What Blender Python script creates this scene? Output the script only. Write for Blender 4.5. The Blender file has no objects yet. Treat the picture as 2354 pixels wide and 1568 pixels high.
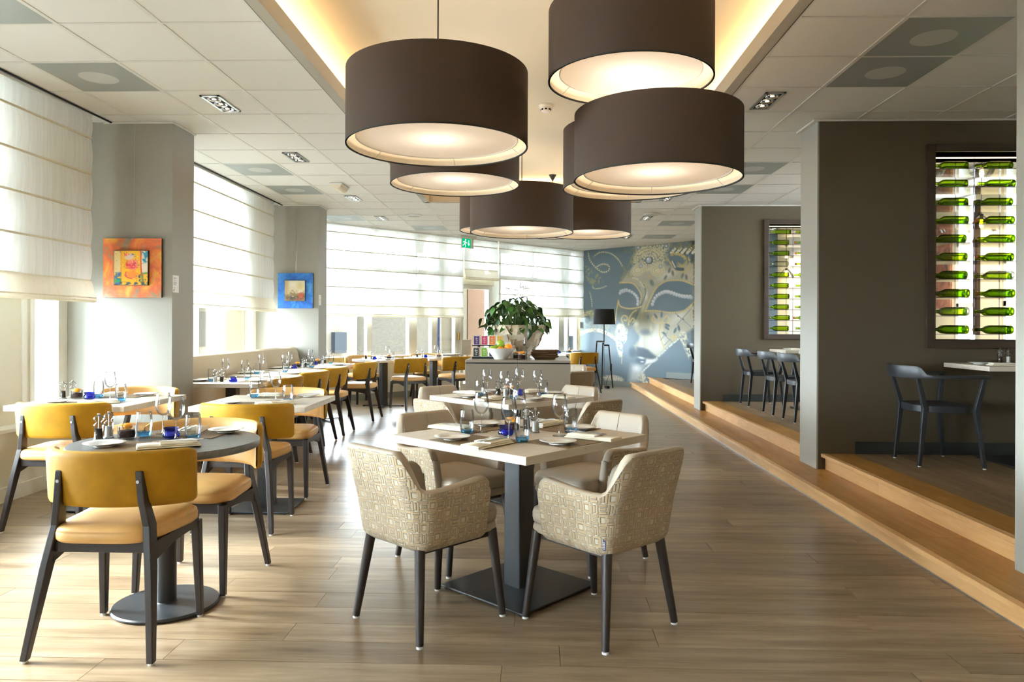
import bpy, bmesh, math, random
import numpy as np
from mathutils import Vector, Matrix
random.seed(7)
sc = bpy.context.scene
COL = sc.collection
R = math.radians
PI = math.pi

# ------------------------------------------------------------------ camera
cam = bpy.data.cameras.new('camera')
cam.sensor_width = 36.0
cam.lens = 1683.35 / 2354 * 36.0
cam.shift_y = -(784 - 751.1) / 2354
cam.clip_start = 0.05
cam.clip_end = 200
cam_o = bpy.data.objects.new('camera', cam)
cam_o.matrix_world = (Matrix.Translation((0, 0, 1.278)) @ Matrix.Rotation(0.0302, 4, 'Z')
                      @ Matrix.Rotation(R(90), 4, 'X') @ Matrix.Rotation(0.0041, 4, 'Z'))
COL.objects.link(cam_o)
sc.camera = cam_o

# ------------------------------------------------------------------ light
EXPOSURE = 0.68
SKY = 50.0
sc.view_settings.view_transform = 'Standard'
sc.view_settings.look = 'None'
sc.view_settings.gamma = 1.0
sc.view_settings.use_curve_mapping = False
sc.view_settings.exposure = EXPOSURE
cy = sc.cycles
cy.max_bounces = 10
cy.diffuse_bounces = 6
cy.glossy_bounces = 4
cy.transmission_bounces = 6
cy.transparent_max_bounces = 20
cy.caustics_reflective = False
cy.caustics_refractive = False
cy.sample_clamp_indirect = 6.0
cy.use_denoising = True
cy.use_adaptive_sampling = True
cy.adaptive_threshold = 0.02

w = bpy.data.worlds.new('sky')
sc.world = w
w.use_nodes = True
bg = w.node_tree.nodes['Background']
bg.inputs[0].default_value = (0.79, 0.90, 1.0, 1)      # even bright overcast
bg.inputs[1].default_value = SKY

sun = bpy.data.lights.new('sun', 'SUN')
sun.energy = 9.0
sun.angle = R(8)
sun.color = (0.95, 0.97, 1.0)
sun_o = bpy.data.objects.new('sun', sun)
sun_o.rotation_euler = Vector((0.80, -0.12, -0.50)).to_track_quat('-Z', 'Y').to_euler()
COL.objects.link(sun_o)


def area(name, loc, direction, sx, sy, energy, color=(1, 1, 1), portal=False, up=None):
    l = bpy.data.lights.new(name, 'AREA')
    l.shape = 'RECTANGLE'
    l.size, l.size_y = sx, sy
    l.energy = energy
    l.color = color
    if portal:
        l.cycles.is_portal = True
    o = bpy.data.objects.new(name, l)
    z = -Vector(direction).normalized()
    x = Vector(up or (0, 0, 1)).cross(z)
    x = x.normalized() if x.length > 1e-6 else Vector((1, 0, 0))
    y = z.cross(x)
    m = Matrix((x, y, z)).transposed().to_4x4()
    m.translation = loc
    o.matrix_world = m
    COL.objects.link(o)
    return o


# sky portals in the window openings (they emit nothing, they only steer the sampling)
area('window_portal', (-4.10, 6.2, 1.75), (1, 0, 0), 13.0, 2.5, 1, portal=True)
area('window_portal', (-1.55, 14.18, 1.85), (0.707, -0.707, 0), 7.0, 2.3, 1, portal=True)
# warm LED lines lying on the ledge of the ceiling cove
LED = (1.0, 0.64, 0.30)
area('cove_led', (-1.60, 5.3, 3.14), (-0.35, 0, 0.94), 9.4, 0.03, 27, LED, up=(1, 0, 0))
area('cove_led', (1.55, 5.3, 3.14), (0.35, 0, 0.94), 9.4, 0.03, 27, LED, up=(1, 0, 0))
area('cove_led', (-0.02, 10.16, 3.14), (0, 0.35, 0.94), 3.0, 0.03, 9, LED, up=(0, 1, 0))

def bay_fill_spot(loc, target, energy):  # added fill light, brightens the walls seen through the wine racks
    l = bpy.data.lights.new('bay_fill_spot', 'SPOT')
    l.energy = energy
    l.color = (1.0, 0.88, 0.68)
    l.spot_size = R(80)
    l.spot_blend = 0.8
    l.shadow_soft_size = 0.05
    o = bpy.data.objects.new('bay_fill_spot', l)
    o.location = loc
    o.rotation_euler = (Vector(target) - Vector(loc)).to_track_quat('-Z', 'Y').to_euler()
    COL.objects.link(o)
bay_fill_spot((4.76, 9.21, 2.96), (5.6, 9.3, 1.7), 110)
bay_fill_spot((4.76, 8.01, 2.96), (5.6, 8.6, 1.7), 70)
bay_fill_spot((4.16, 12.81, 2.96), (5.0, 13.0, 1.7), 110)

# ------------------------------------------------------------------ materials
def S(r, g, b):
    f = lambda c: (c / 255 / 12.92) if c / 255 <= 0.04045 else ((c / 255 + 0.055) / 1.055) ** 2.4
    return (f(r), f(g), f(b), 1)


class NT:
    def __init__(self, name):
        self.m = bpy.data.materials.new(name)
        self.m.use_nodes = True
        self.t = self.m.node_tree
        self.n = self.t.nodes
        self.b = self.n.get('Principled BSDF')
        self.out = self.n.get('Material Output')

    def new(self, typ, **kw):
        n = self.n.new(typ)
        for k, v in kw.items():
            if k[0] == 'i' and k[1:].isdigit():
                n.inputs[int(k[1:])].default_value = v
            else:
                setattr(n, k, v)
        return n

    def link(self, a, b):
        self.t.links.new(a, b)

    def ramp(self, fac, stops):
        r = self.new('ShaderNodeValToRGB')
        e = r.color_ramp.elements
        while len(e) < len(stops):
            e.new(0.5)
        for el, (p, c) in zip(e, stops):
            el.position = p
            el.color = c
        self.link(fac, r.inputs[0])
        return r.outputs[0]

    def math(self, op, a, b=None, c=None):
        n = self.new('ShaderNodeMath', operation=op)
        for i, v in enumerate((a, b, c)):
            if v is None:
                continue
            if isinstance(v, (int, float)):
                n.inputs[i].default_value = v
            else:
                self.link(v, n.inputs[i])
        return n.outputs[0]

    def mix(self, fac, a, b, blend='MIX'):
        n = self.new('ShaderNodeMix', data_type='RGBA', blend_type=blend)
        for i, v in ((0, fac), (6, a), (7, b)):
            if isinstance(v, (int, float, tuple)):
                n.inputs[i].default_value = v
            else:
                self.link(v, n.inputs[i])
        return n.outputs[2]

    def bump(self, height, strength=0.3, dist=0.01):
        n = self.new('ShaderNodeBump')
        n.inputs['Strength'].default_value = strength
        n.inputs['Distance'].default_value = dist
        self.link(height, n.inputs['Height'])
        self.link(n.outputs[0], self.b.inputs['Normal'])

    def coord(self, which='Object', scale=(1, 1, 1), rand=0.0):
        tc = self.new('ShaderNodeTexCoord')
        mp = self.new('ShaderNodeMapping')
        mp.inputs['Scale'].default_value = scale
        self.link(tc.outputs[which], mp.inputs[0])
        if rand:
            oi = self.new('ShaderNodeObjectInfo')
            cb = self.new('ShaderNodeCombineXYZ')
            m1 = self.math('MULTIPLY', oi.outputs['Random'], rand)
            m2 = self.math('MULTIPLY', oi.outputs['Random'], rand * 3.7)
            self.link(m1, cb.inputs[0]); self.link(m2, cb.inputs[1]); self.link(m1, cb.inputs[2])
            self.link(cb.outputs[0], mp.inputs[1])
        return mp.outputs[0]

    def noise(self, vec, scale, detail=4, rough=0.55, dist=0.0):
        n = self.new('ShaderNodeTexNoise')
        n.inputs['Scale'].default_value = scale
        n.inputs['Detail'].default_value = detail
        n.inputs['Roughness'].default_value = rough
        n.inputs['Distortion'].default_value = dist
        self.link(vec, n.inputs['Vector'])
        return n.outputs[0]


def simple(name, rgb, rough=0.5, metal=0.0, noise=None, spec=0.5, bump=None, sheen=0.0, coat=0.0):
    """plain surface; noise=(scale, amount) varies its colour, bump=(scale, strength)"""
    q = NT(name)
    c = S(*rgb)
    q.b.inputs['Base Color'].default_value = c
    q.b.inputs['Roughness'].default_value = rough
    q.b.inputs['Metallic'].default_value = metal
    q.b.inputs['Specular IOR Level'].default_value = spec
    q.b.inputs['Sheen Weight'].default_value = sheen
    q.b.inputs['Coat Weight'].default_value = coat
    if noise or bump:
        v = q.coord('Object')
        if noise:
            f = q.noise(v, noise[0])
            k = noise[1]
            lo = tuple(x * (1 - k) for x in c[:3]) + (1,)
            hi = tuple(min(1, x * (1 + k)) for x in c[:3]) + (1,)
            q.link(q.ramp(f, [(0.3, lo), (0.7, hi)]), q.b.inputs['Base Color'])
        if bump:
            q.bump(q.noise(v, bump[0], 3), bump[1], 0.002)
    return q.m


def wood(name, stops, along='x', scale=1.0, rough=0.4, rand=40.0, var=0.25, bump=0.08, coat=0.0, spec=0.5):
    """grain running along one object axis, each object with a grain and tone of its own"""
    q = NT(name)
    a = 1.3 * scale
    b = 16 * scale
    sca = (a, b, b) if along == 'x' else (b, a, b)
    v = q.coord('Object', sca, rand)
    f1 = q.noise(v, 1.2, 6, 0.62, 0.35)
    v2 = q.coord('Object', tuple(s * 6 for s in sca), rand)
    f2 = q.noise(v2, 1.0, 3, 0.6)
    v3 = q.coord('Object', (1.6 * scale, 4.5 * scale, 4.5 * scale) if along == 'x' else (4.5 * scale, 1.6 * scale, 4.5 * scale), rand)
    f3 = q.noise(v3, 1.0, 4, 0.65, 1.2)
    f = q.math('ADD', q.math('MULTIPLY', f1, 0.55), q.math('ADD', q.math('MULTIPLY', f2, 0.2), q.math('MULTIPLY', f3, 0.25)))
    col = q.ramp(f, stops)
    oi = q.new('ShaderNodeObjectInfo')
    hsv = q.new('ShaderNodeHueSaturation')
    q.link(col, hsv.inputs['Color'])
    val = q.math('ADD', q.math('MULTIPLY', oi.outputs['Random'], var), 1 - var / 2)
    q.link(val, hsv.inputs['Value'])
    q.link(hsv.outputs[0], q.b.inputs['Base Color'])
    q.b.inputs['Roughness'].default_value = rough
    q.b.inputs['Specular IOR Level'].default_value = spec
    q.b.inputs['Coat Weight'].default_value = coat
    q.bump(f, bump, 0.003)
    return q.m


def thin_glass(name, tint, gloss=0.06, edge=(0.75, 0.78, 0.8, 1), edge_amt=0.55):
    """thin clear wall: looks through, reflects by angle, denser where seen edge-on"""
    q = NT(name)
    lw = q.new('ShaderNodeLayerWeight')
    lw.inputs['Blend'].default_value = 0.28
    tr = q.new('ShaderNodeBsdfTransparent')
    fac = q.math('MULTIPLY', q.math('POWER', lw.outputs['Facing'], 2.5), edge_amt)
    q.link(q.mix(fac, tint, edge), tr.inputs[0])
    gl = q.new('ShaderNodeBsdfGlossy')
    gl.inputs['Roughness'].default_value = 0.03
    mx = q.new('ShaderNodeMixShader')
    q.link(q.math('MULTIPLY_ADD', lw.outputs['Fresnel'], 0.8, gloss * 0.4), mx.inputs[0])
    q.link(tr.outputs[0], mx.inputs[1])
    q.link(gl.outputs[0], mx.inputs[2])
    q.link(mx.outputs[0], q.out.inputs[0])
    return q.m


def sheer(name, col, transp, transl):
    q = NT(name)
    d = q.new('ShaderNodeBsdfDiffuse'); d.inputs[0].default_value = col
    t = q.new('ShaderNodeBsdfTranslucent'); t.inputs[0].default_value = col
    p = q.new('ShaderNodeBsdfTransparent')
    m1 = q.new('ShaderNodeMixShader')
    m2 = q.new('ShaderNodeMixShader')
    m1.inputs[0].default_value = transl
    q.link(d.outputs[0], m1.inputs[1]); q.link(t.outputs[0], m1.inputs[2])
    v = q.coord('Object', (1, 1, 0.04))
    f = q.noise(v, 38, 3, 0.6)
    q.link(q.math('MULTIPLY_ADD', q.math('SUBTRACT', f, 0.5), 0.35, transp), m2.inputs[0])
    q.link(m1.outputs[0], m2.inputs[1]); q.link(p.outputs[0], m2.inputs[2])
    q.link(m2.outputs[0], q.out.inputs[0])
    return q.m


def emit(name, col, strength):
    q = NT(name)
    e = q.new('ShaderNodeEmission')
    e.inputs[0].default_value = col
    e.inputs[1].default_value = strength
    q.link(e.outputs[0], q.out.inputs[0])
    return q.m


def vcol(name, rough=0.5, spec=0.5, bump=0.0):
    q = NT(name)
    a = q.new('ShaderNodeVertexColor')
    a.layer_name = 'paint'
    q.link(a.outputs[0], q.b.inputs['Base Color'])
    q.b.inputs['Roughness'].default_value = rough
    q.b.inputs['Specular IOR Level'].default_value = spec
    return q.m


def fabric_wall(name, rgb, amt=0.10):
    q = NT(name)
    c = S(*rgb)
    v = q.coord('Object', (160, 160, 420))
    f = q.noise(v, 1.0, 2, 0.6)
    lo = tuple(x * (1 - amt) for x in c[:3]) + (1,)
    hi = tuple(min(1, x * (1 + amt)) for x in c[:3]) + (1,)
    q.link(q.ramp(f, [(0.25, lo), (0.75, hi)]), q.b.inputs['Base Color'])
    q.b.inputs['Roughness'].default_value = 0.75
    q.b.inputs['Specular IOR Level'].default_value = 0.25
    q.bump(f, 0.25, 0.002)
    return q.m


def maze_fabric(name):
    """embossed geometric velour: blocks of short bars turned this way and that, with small satin squares"""
    q = NT(name)
    tc = q.new('ShaderNodeTexCoord')
    sep = q.new('ShaderNodeSeparateXYZ')
    q.link(tc.outputs['UV'], sep.inputs[0])
    cell = 0.045
    u = q.math('DIVIDE', sep.outputs[0], cell)
    v = q.math('DIVIDE', sep.outputs[1], cell)
    iu, iv = q.math('FLOOR', u), q.math('FLOOR', v)
    fu, fv = q.math('FRACT', u), q.math('FRACT', v)
    par = q.math('FLOORED_MODULO', q.math('ADD', iu, iv), 2.0)
    a = q.math('ADD', q.math('MULTIPLY', par, fu), q.math('MULTIPLY', q.math('SUBTRACT', 1.0, par), fv))
    b = q.math('ADD', q.math('MULTIPLY', par, fv), q.math('MULTIPLY', q.math('SUBTRACT', 1.0, par), fu))
    bars = q.math('PINGPONG', q.math('MULTIPLY', a, 3.0), 0.5)        # 0 in the groove, 0.5 on the bar
    # the middle bar is shorter, so neighbouring blocks lock into a maze
    mid = q.math('LESS_THAN', q.math('ABSOLUTE', q.math('SUBTRACT', a, 0.5)), 0.17)
    endd = q.math('MULTIPLY', q.math('PINGPONG', b, 0.5), 3.0)
    endd = q.math('ADD', endd, q.math('MULTIPLY', mid, -0.35))
    h0 = q.math('MINIMUM', bars, endd)
    m3 = q.math('FLOORED_MODULO', q.math('ADD', iu, q.math('MULTIPLY', iv, 2.0)), 5.0)
    issq = q.math('LESS_THAN', m3, 0.5)
    du = q.math('ABSOLUTE', q.math('SUBTRACT', fu, 0.5))
    dv = q.math('ABSOLUTE', q.math('SUBTRACT', fv, 0.5))
    dm = q.math('MAXIMUM', du, dv)
    hs = q.math('MULTIPLY', q.math('PINGPONG', q.math('SUBTRACT', dm, 0.20), 0.27), 2.2)
    hs = q.math('MULTIPLY', hs, q.math('GREATER_THAN', dm, 0.20))
    h0 = q.math('ADD', q.math('MULTIPLY', issq, hs), q.math('MULTIPLY', q.math('SUBTRACT', 1.0, issq), h0))
    nz = q.noise(q.coord('UV', (1, 1, 1)), 700, 2)
    base = q.ramp(nz, [(0.3, S(180, 157, 122)), (0.7, S(200, 178, 144))])
    satin = q.ramp(nz, [(0.38, S(178, 166, 142)), (0.62, S(226, 218, 200))])
    col = q.mix(q.math('LESS_THAN', h0, 0.15), base, S(104, 86, 60))  # dark edge along each bar: emboss shadow put into the colour
    col = q.mix(q.math('LESS_THAN', h0, 0.095), col, satin)
    q.link(col, q.b.inputs['Base Color'])
    mr = q.new('ShaderNodeMapRange')
    mr.inputs[1].default_value = 0.06
    mr.inputs[2].default_value = 0.30
    q.link(h0, mr.inputs[0])
    q.bump(mr.outputs[0], 0.9, 0.005)
    q.b.inputs['Roughness'].default_value = 0.6
    q.b.inputs['Sheen Weight'].default_value = 0.2
    q.b.inputs['Specular IOR Level'].default_value = 0.4
    return q.m


def velvet(name, rgb):
    q = NT(name)
    c = S(*rgb)
    v = q.coord('Object', (1, 1, 1), 9.0)
    f = q.noise(v, 9, 5, 0.6)
    q.link(q.ramp(f, [(0.3, tuple(x * 0.82 for x in c[:3]) + (1,)), (0.7, tuple(min(1, x * 1.15) for x in c[:3]) + (1,))]), q.b.inputs['Base Color'])
    q.b.inputs['Roughness'].default_value = 0.65
    q.b.inputs['Specular IOR Level'].default_value = 0.3
    q.b.inputs['Sheen Weight'].default_value = 0.25
    q.b.inputs['Sheen Roughness'].default_value = 0.4
    q.b.inputs['Sheen Tint'].default_value = S(255, 220, 120)
    return q.m


def weave(name, c1, c2, s=170):
    q = NT(name)
    v = q.coord('Object')
    ck = q.new('ShaderNodeTexChecker')
    ck.inputs['Scale'].default_value = s
    ck.inputs[1].default_value = c1
    ck.inputs[2].default_value = c2
    q.link(v, ck.inputs[0])
    q.link(ck.outputs[0], q.b.inputs['Base Color'])
    q.b.inputs['Roughness'].default_value = 0.55
    q.bump(ck.outputs[1], 0.5, 0.002)
    return q.m


def bricks(name, c1, c2, mortar, scale=4.0):
    q = NT(name)
    v = q.coord('UV')
    b = q.new('ShaderNodeTexBrick')
    b.inputs['Color1'].default_value = c1
    b.inputs['Color2'].default_value = c2
    b.inputs['Mortar'].default_value = mortar
    b.inputs['Scale'].default_value = scale
    b.inputs['Mortar Size'].default_value = 0.02
    q.link(v, b.inputs['Vector'])
    q.link(b.outputs[0], q.b.inputs['Base Color'])
    q.b.inputs['Roughness'].default_value = 0.95
    q.b.inputs['Specular IOR Level'].default_value = 0.0
    return q.m


def blotchy(name, stops, scale=6.0, rough=0.5, dist=1.5):
    q = NT(name)
    v = q.coord('Object')
    q.link(q.ramp(q.noise(v, scale, 4, 0.6, dist), stops), q.b.inputs['Base Color'])
    q.b.inputs['Roughness'].default_value = rough
    return q.m


M = {}
M['plank'] = wood('grey_oak_plank', [(0.30, S(82, 66, 48)), (0.44, S(127, 107, 83)), (0.56, S(149, 129, 104)), (0.72, S(176, 156, 130))], 'x', 0.8, 0.29, 40, 0.36, 0.04, spec=0.55)
M['plank_far'] = M['plank']
M['bay_plank'] = wood('bay_plank', [(0.30, S(92, 74, 54)), (0.5, S(132, 110, 84)), (0.75, S(165, 142, 112))], 'y', 1.0, 0.42, 40, 0.20, 0.05)
M['oak'] = wood('golden_oak', [(0.28, S(136, 93, 38)), (0.5, S(166, 119, 56)), (0.72, S(188, 144, 80))], 'y', 1.1, 0.38, 40, 0.14, 0.05, coat=0.1)
M['oak_riser'] = wood('golden_oak_riser', [(0.28, S(186, 138, 86)), (0.5, S(212, 167, 112)), (0.72, S(226, 187, 138))], 'y', 1.1, 0.4, 40, 0.12, 0.05)
M['table_oak'] = wood('pale_oak_top', [(0.25, S(196, 184, 166)), (0.5, S(214, 204, 188)), (0.75, S(228, 220, 206))], 'x', 1.6, 0.38, 30, 0.04, 0.04)
M['wenge'] = wood('dark_stained_wood', [(0.3, S(32, 25, 23)), (0.7, S(50, 40, 37))], 'x', 1.2, 0.42, 20, 0.1, 0.03)
M['black_wood'] = wood('black_stained_wood', [(0.3, S(30, 32, 36)), (0.7, S(46, 49, 54))], 'x', 1.2, 0.38, 20, 0.1, 0.03)
M['black_steel'] = simple('black_steel', (38, 40, 42), 0.38, 0.0, bump=(600, 0.15))
M['stone_top'] = blotchy('grey_stone_top', [(0.3, S(92, 90, 88)), (0.7, S(118, 116, 113))], 18, 0.42)
M['ceiling_tile'] = simple('ceiling_tile', (244, 243, 239), 0.9, noise=(220, 0.03), spec=0.1)
M['grid'] = simple('white_metal_grid', (236, 235, 230), 0.5)
M['vent_metal'] = simple('grey_perforated_metal', (176, 182, 180), 0.45, 0.3, noise=(700, 0.18))
M['vent_disc'] = simple('pale_disc', (206, 208, 204), 0.6)
M['alu'] = simple('satin_aluminium', (196, 198, 200), 0.3, 0.9)
M['chrome'] = simple('chrome', (220, 222, 224), 0.12, 1.0)
M['white_paint'] = simple('white_paint', (238, 237, 230), 0.45)
M['cream_paint'] = simple('cream_paint', (226, 222, 204), 0.5)
M['white_plastic'] = simple('white_plastic', (240, 240, 238), 0.4)
M['black'] = simple('black_matt', (16, 16, 17), 0.6)
M['dark_base'] = simple('dark_baseboard', (44, 46, 44), 0.5)
M['grey_base'] = simple('grey_baseboard', (150, 158, 156), 0.5)
M['subfloor'] = simple('dark_subfloor', (70, 56, 42), 0.8)  # dark substrate showing in the plank joints
M['wall_light'] = fabric_wall('grey_textile_wall', (168, 166, 158))
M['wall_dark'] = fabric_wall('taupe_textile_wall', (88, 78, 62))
M['wall_cream'] = simple('cream_padded_wall', (226, 214, 180), 0.7, noise=(3, 0.06))
M['wall_plain'] = simple('plain_wall', (196, 190, 178), 0.8)
M['cove'] = simple('cove_paint', (226, 220, 204), 0.85, spec=0.1)
M['cove_trim'] = simple('cove_trim', (176, 170, 156), 0.6)
M['shade'] = simple('brown_shade_fabric', (68, 55, 46), 0.8, noise=(400, 0.08), spec=0.2)
M['shade_in'] = simple('shade_lining', (246, 234, 214), 0.8, spec=0.1)
M['shade_blk'] = simple('black_shade_fabric', (40, 38, 38), 0.8, noise=(400, 0.1), spec=0.2)
q = NT('diffuser_film')
d = q.new('ShaderNodeBsdfDiffuse'); d.inputs[0].default_value = S(240, 243, 250)
t = q.new('ShaderNodeBsdfTranslucent'); t.inputs[0].default_value = S(250, 244, 236)
mx = q.new('ShaderNodeMixShader'); mx.inputs[0].default_value = 0.35
q.link(d.outputs[0], mx.inputs[1]); q.link(t.outputs[0], mx.inputs[2]); q.link(mx.outputs[0], q.out.inputs[0])
M['diffuser'] = q.m
M['sheer'] = sheer('sheer_blind_cloth', S(232, 232, 228), 0.05, 0.20)
M['hem'] = sheer('cream_blind_hem', S(240, 232, 212), 0.0, 0.12)
M['hem'].name = 'cream_blind_hem'
M['batten'] = sheer('blind_batten', S(222, 214, 190), 0.0, 0.10)
M['glass'] = thin_glass('window_glass', (0.97, 0.99, 0.98, 1), 0.03, (0.8, 0.86, 0.85, 1), 0.3)
M['clear'] = thin_glass('clear_glass', (0.96, 0.97, 0.97, 1), 0.10, (0.58, 0.60, 0.62, 1), 0.75)
M['blue_base'] = thin_glass('pale_blue_glass', (0.34, 0.66, 0.92, 1), 0.12, (0.06, 0.26, 0.75, 1), 0.8)
M['cobalt'] = thin_glass('cobalt_glass', (0.03, 0.16, 0.80, 1), 0.14, (0.0, 0.03, 0.35, 1), 0.7)
M['green_glass'] = thin_glass('green_bottle_glass', (0.52, 0.68, 0.06, 1), 0.10, (0.10, 0.20, 0.0, 1), 0.95)
M['clear_bottle'] = thin_glass('clear_bottle_glass', (0.92, 0.94, 0.86, 1), 0.08, (0.4, 0.45, 0.3, 1), 0.7)
M['acrylic'] = thin_glass('acrylic_rod', (0.80, 0.78, 0.90, 1), 0.1, (0.4, 0.36, 0.5, 1), 0.8)
M['shelf_glass'] = thin_glass('glass_shelf', (0.93, 0.95, 0.90, 1), 0.08, (0.5, 0.45, 0.3, 1), 0.6)
M['cork'] = simple('orange_cork', (206, 120, 50), 0.6)
M['mustard'] = velvet('mustard_velvet', (166, 120, 10))
M['tan'] = simple('tan_leather', (214, 168, 102), 0.42, noise=(14, 0.05), bump=(260, 0.10))
M['maze'] = maze_fabric('embossed_maze_fabric')
M['brown_fabric'] = simple('brown_woven_fabric', (116, 92, 56), 0.8, noise=(160, 0.3))
M['greige'] = simple('greige_leather', (176, 162, 142), 0.40, noise=(10, 0.04), bump=(260, 0.10))
M['banq'] = simple('beige_banquette_cloth', (196, 180, 154), 0.75, noise=(300, 0.06))
M['banq_seat'] = simple('banquette_seat_cloth', (214, 206, 192), 0.7)
M['china'] = simple('white_china', (244, 244, 240), 0.2, coat=0.3)
M['linen'] = simple('ivory_napkin', (242, 236, 218), 0.8, noise=(60, 0.03))
M['mat'] = weave('bronze_woven_mat', S(72, 56, 38), S(150, 122, 82), 190)
M['laminate'] = simple('linen_laminate', (142, 131, 117), 0.5, noise=(260, 0.05))
M['lam_top'] = simple('laminate_top', (150, 140, 128), 0.32)
M['leaf'] = simple('leaf_green', (58, 112, 30), 0.38, noise=(7, 0.4))
M['leaf2'] = simple('leaf_dark_green', (34, 76, 22), 0.36, noise=(7, 0.4))
M['leaf_pale'] = simple('pale_spathe', (178, 186, 110), 0.5)
M['stem'] = simple('stem_green', (104, 132, 60), 0.5)
M['spadix'] = simple('spadix_brown', (150, 92, 84), 0.6)
M['shell'] = blotchy('capiz_shell', [(0.3, S(206, 190, 160)), (0.7, S(240, 232, 214))], 30, 0.4)
M['soil'] = simple('potting_soil', (48, 36, 26), 0.9, noise=(60, 0.3))
M['apple'] = simple('green_apple_skin', (150, 190, 56), 0.3, noise=(12, 0.18), coat=0.2)
M['orange'] = simple('orange_peel', (244, 148, 30), 0.45, bump=(160, 0.25))
M['flower'] = simple('orange_petal', (250, 158, 16), 0.5, noise=(40, 0.15))
M['peach'] = simple('peach_petal', (240, 190, 150), 0.6)
M['potpourri'] = simple('dark_seed_fill', (64, 34, 28), 0.8, noise=(120, 0.5))
M['pepper'] = simple('peppercorns', (70, 56, 44), 0.8, noise=(420, 0.6))
M['salt'] = simple('white_salt', (244, 244, 242), 0.7, noise=(300, 0.05))
M['rattan'] = weave('dark_rattan', S(50, 34, 20), S(112, 78, 40), 140)
M['navy'] = simple('navy_tag', (36, 46, 92), 0.6)
M['print'] = simple('grey_print', (150, 148, 146), 0.7)
M['card'] = simple('white_card', (238, 236, 232), 0.6)
M['mural'] = vcol('mural_print', 0.34, 0.5)
M['paint'] = vcol('artist_paint', 0.55, 0.4)
M['art_orange'] = blotchy('orange_frame_paint', [(0.30, S(96, 116, 134)), (0.39, S(156, 126, 88)), (0.46, S(196, 88, 44)), (0.54, S(212, 116, 48)), (0.62, S(210, 154, 50)), (0.72, S(214, 178, 106))], 5.0, 0.5, 0.6)
M['art_blue'] = blotchy('blue_frame_paint', [(0.3, S(12, 72, 166)), (0.5, S(28, 108, 196)), (0.7, S(76, 150, 210))], 7, 0.45, 1.0)
M['art_edge'] = simple('dark_canvas_edge', (52, 40, 30), 0.7)
M['rack_frame'] = wood('dark_walnut', [(0.3, S(44, 32, 24)), (0.7, S(66, 50, 38))], 'x', 1.0, 0.45, 10, 0.05, 0.03)
M['exit_green'] = emit('lit_exit_green', S(0, 170, 110), 0.9)
M['exit_white'] = emit('lit_exit_white', S(225, 245, 235), 1.1)
M['lamp_on'] = emit('halogen_lamp', (1.0, 0.82, 0.62, 1), 6.0)
M['bulb'] = emit('filament_bulb', (1.0, 0.72, 0.35, 1), 30.0)
M['led_strip'] = emit('led_strip', (1.0, 0.74, 0.42, 1), 5.0)
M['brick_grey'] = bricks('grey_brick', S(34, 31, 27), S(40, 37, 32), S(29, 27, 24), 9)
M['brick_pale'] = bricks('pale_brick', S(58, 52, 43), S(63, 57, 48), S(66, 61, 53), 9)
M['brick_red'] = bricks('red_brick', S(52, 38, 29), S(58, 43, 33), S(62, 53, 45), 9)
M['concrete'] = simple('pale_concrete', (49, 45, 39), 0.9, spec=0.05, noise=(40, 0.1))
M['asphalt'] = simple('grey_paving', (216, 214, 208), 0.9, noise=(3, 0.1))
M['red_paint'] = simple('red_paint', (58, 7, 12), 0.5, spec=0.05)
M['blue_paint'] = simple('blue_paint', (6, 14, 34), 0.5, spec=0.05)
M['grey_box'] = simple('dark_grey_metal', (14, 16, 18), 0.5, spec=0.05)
M['brass'] = simple('brass', (190, 160, 96), 0.35, 0.9)

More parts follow.
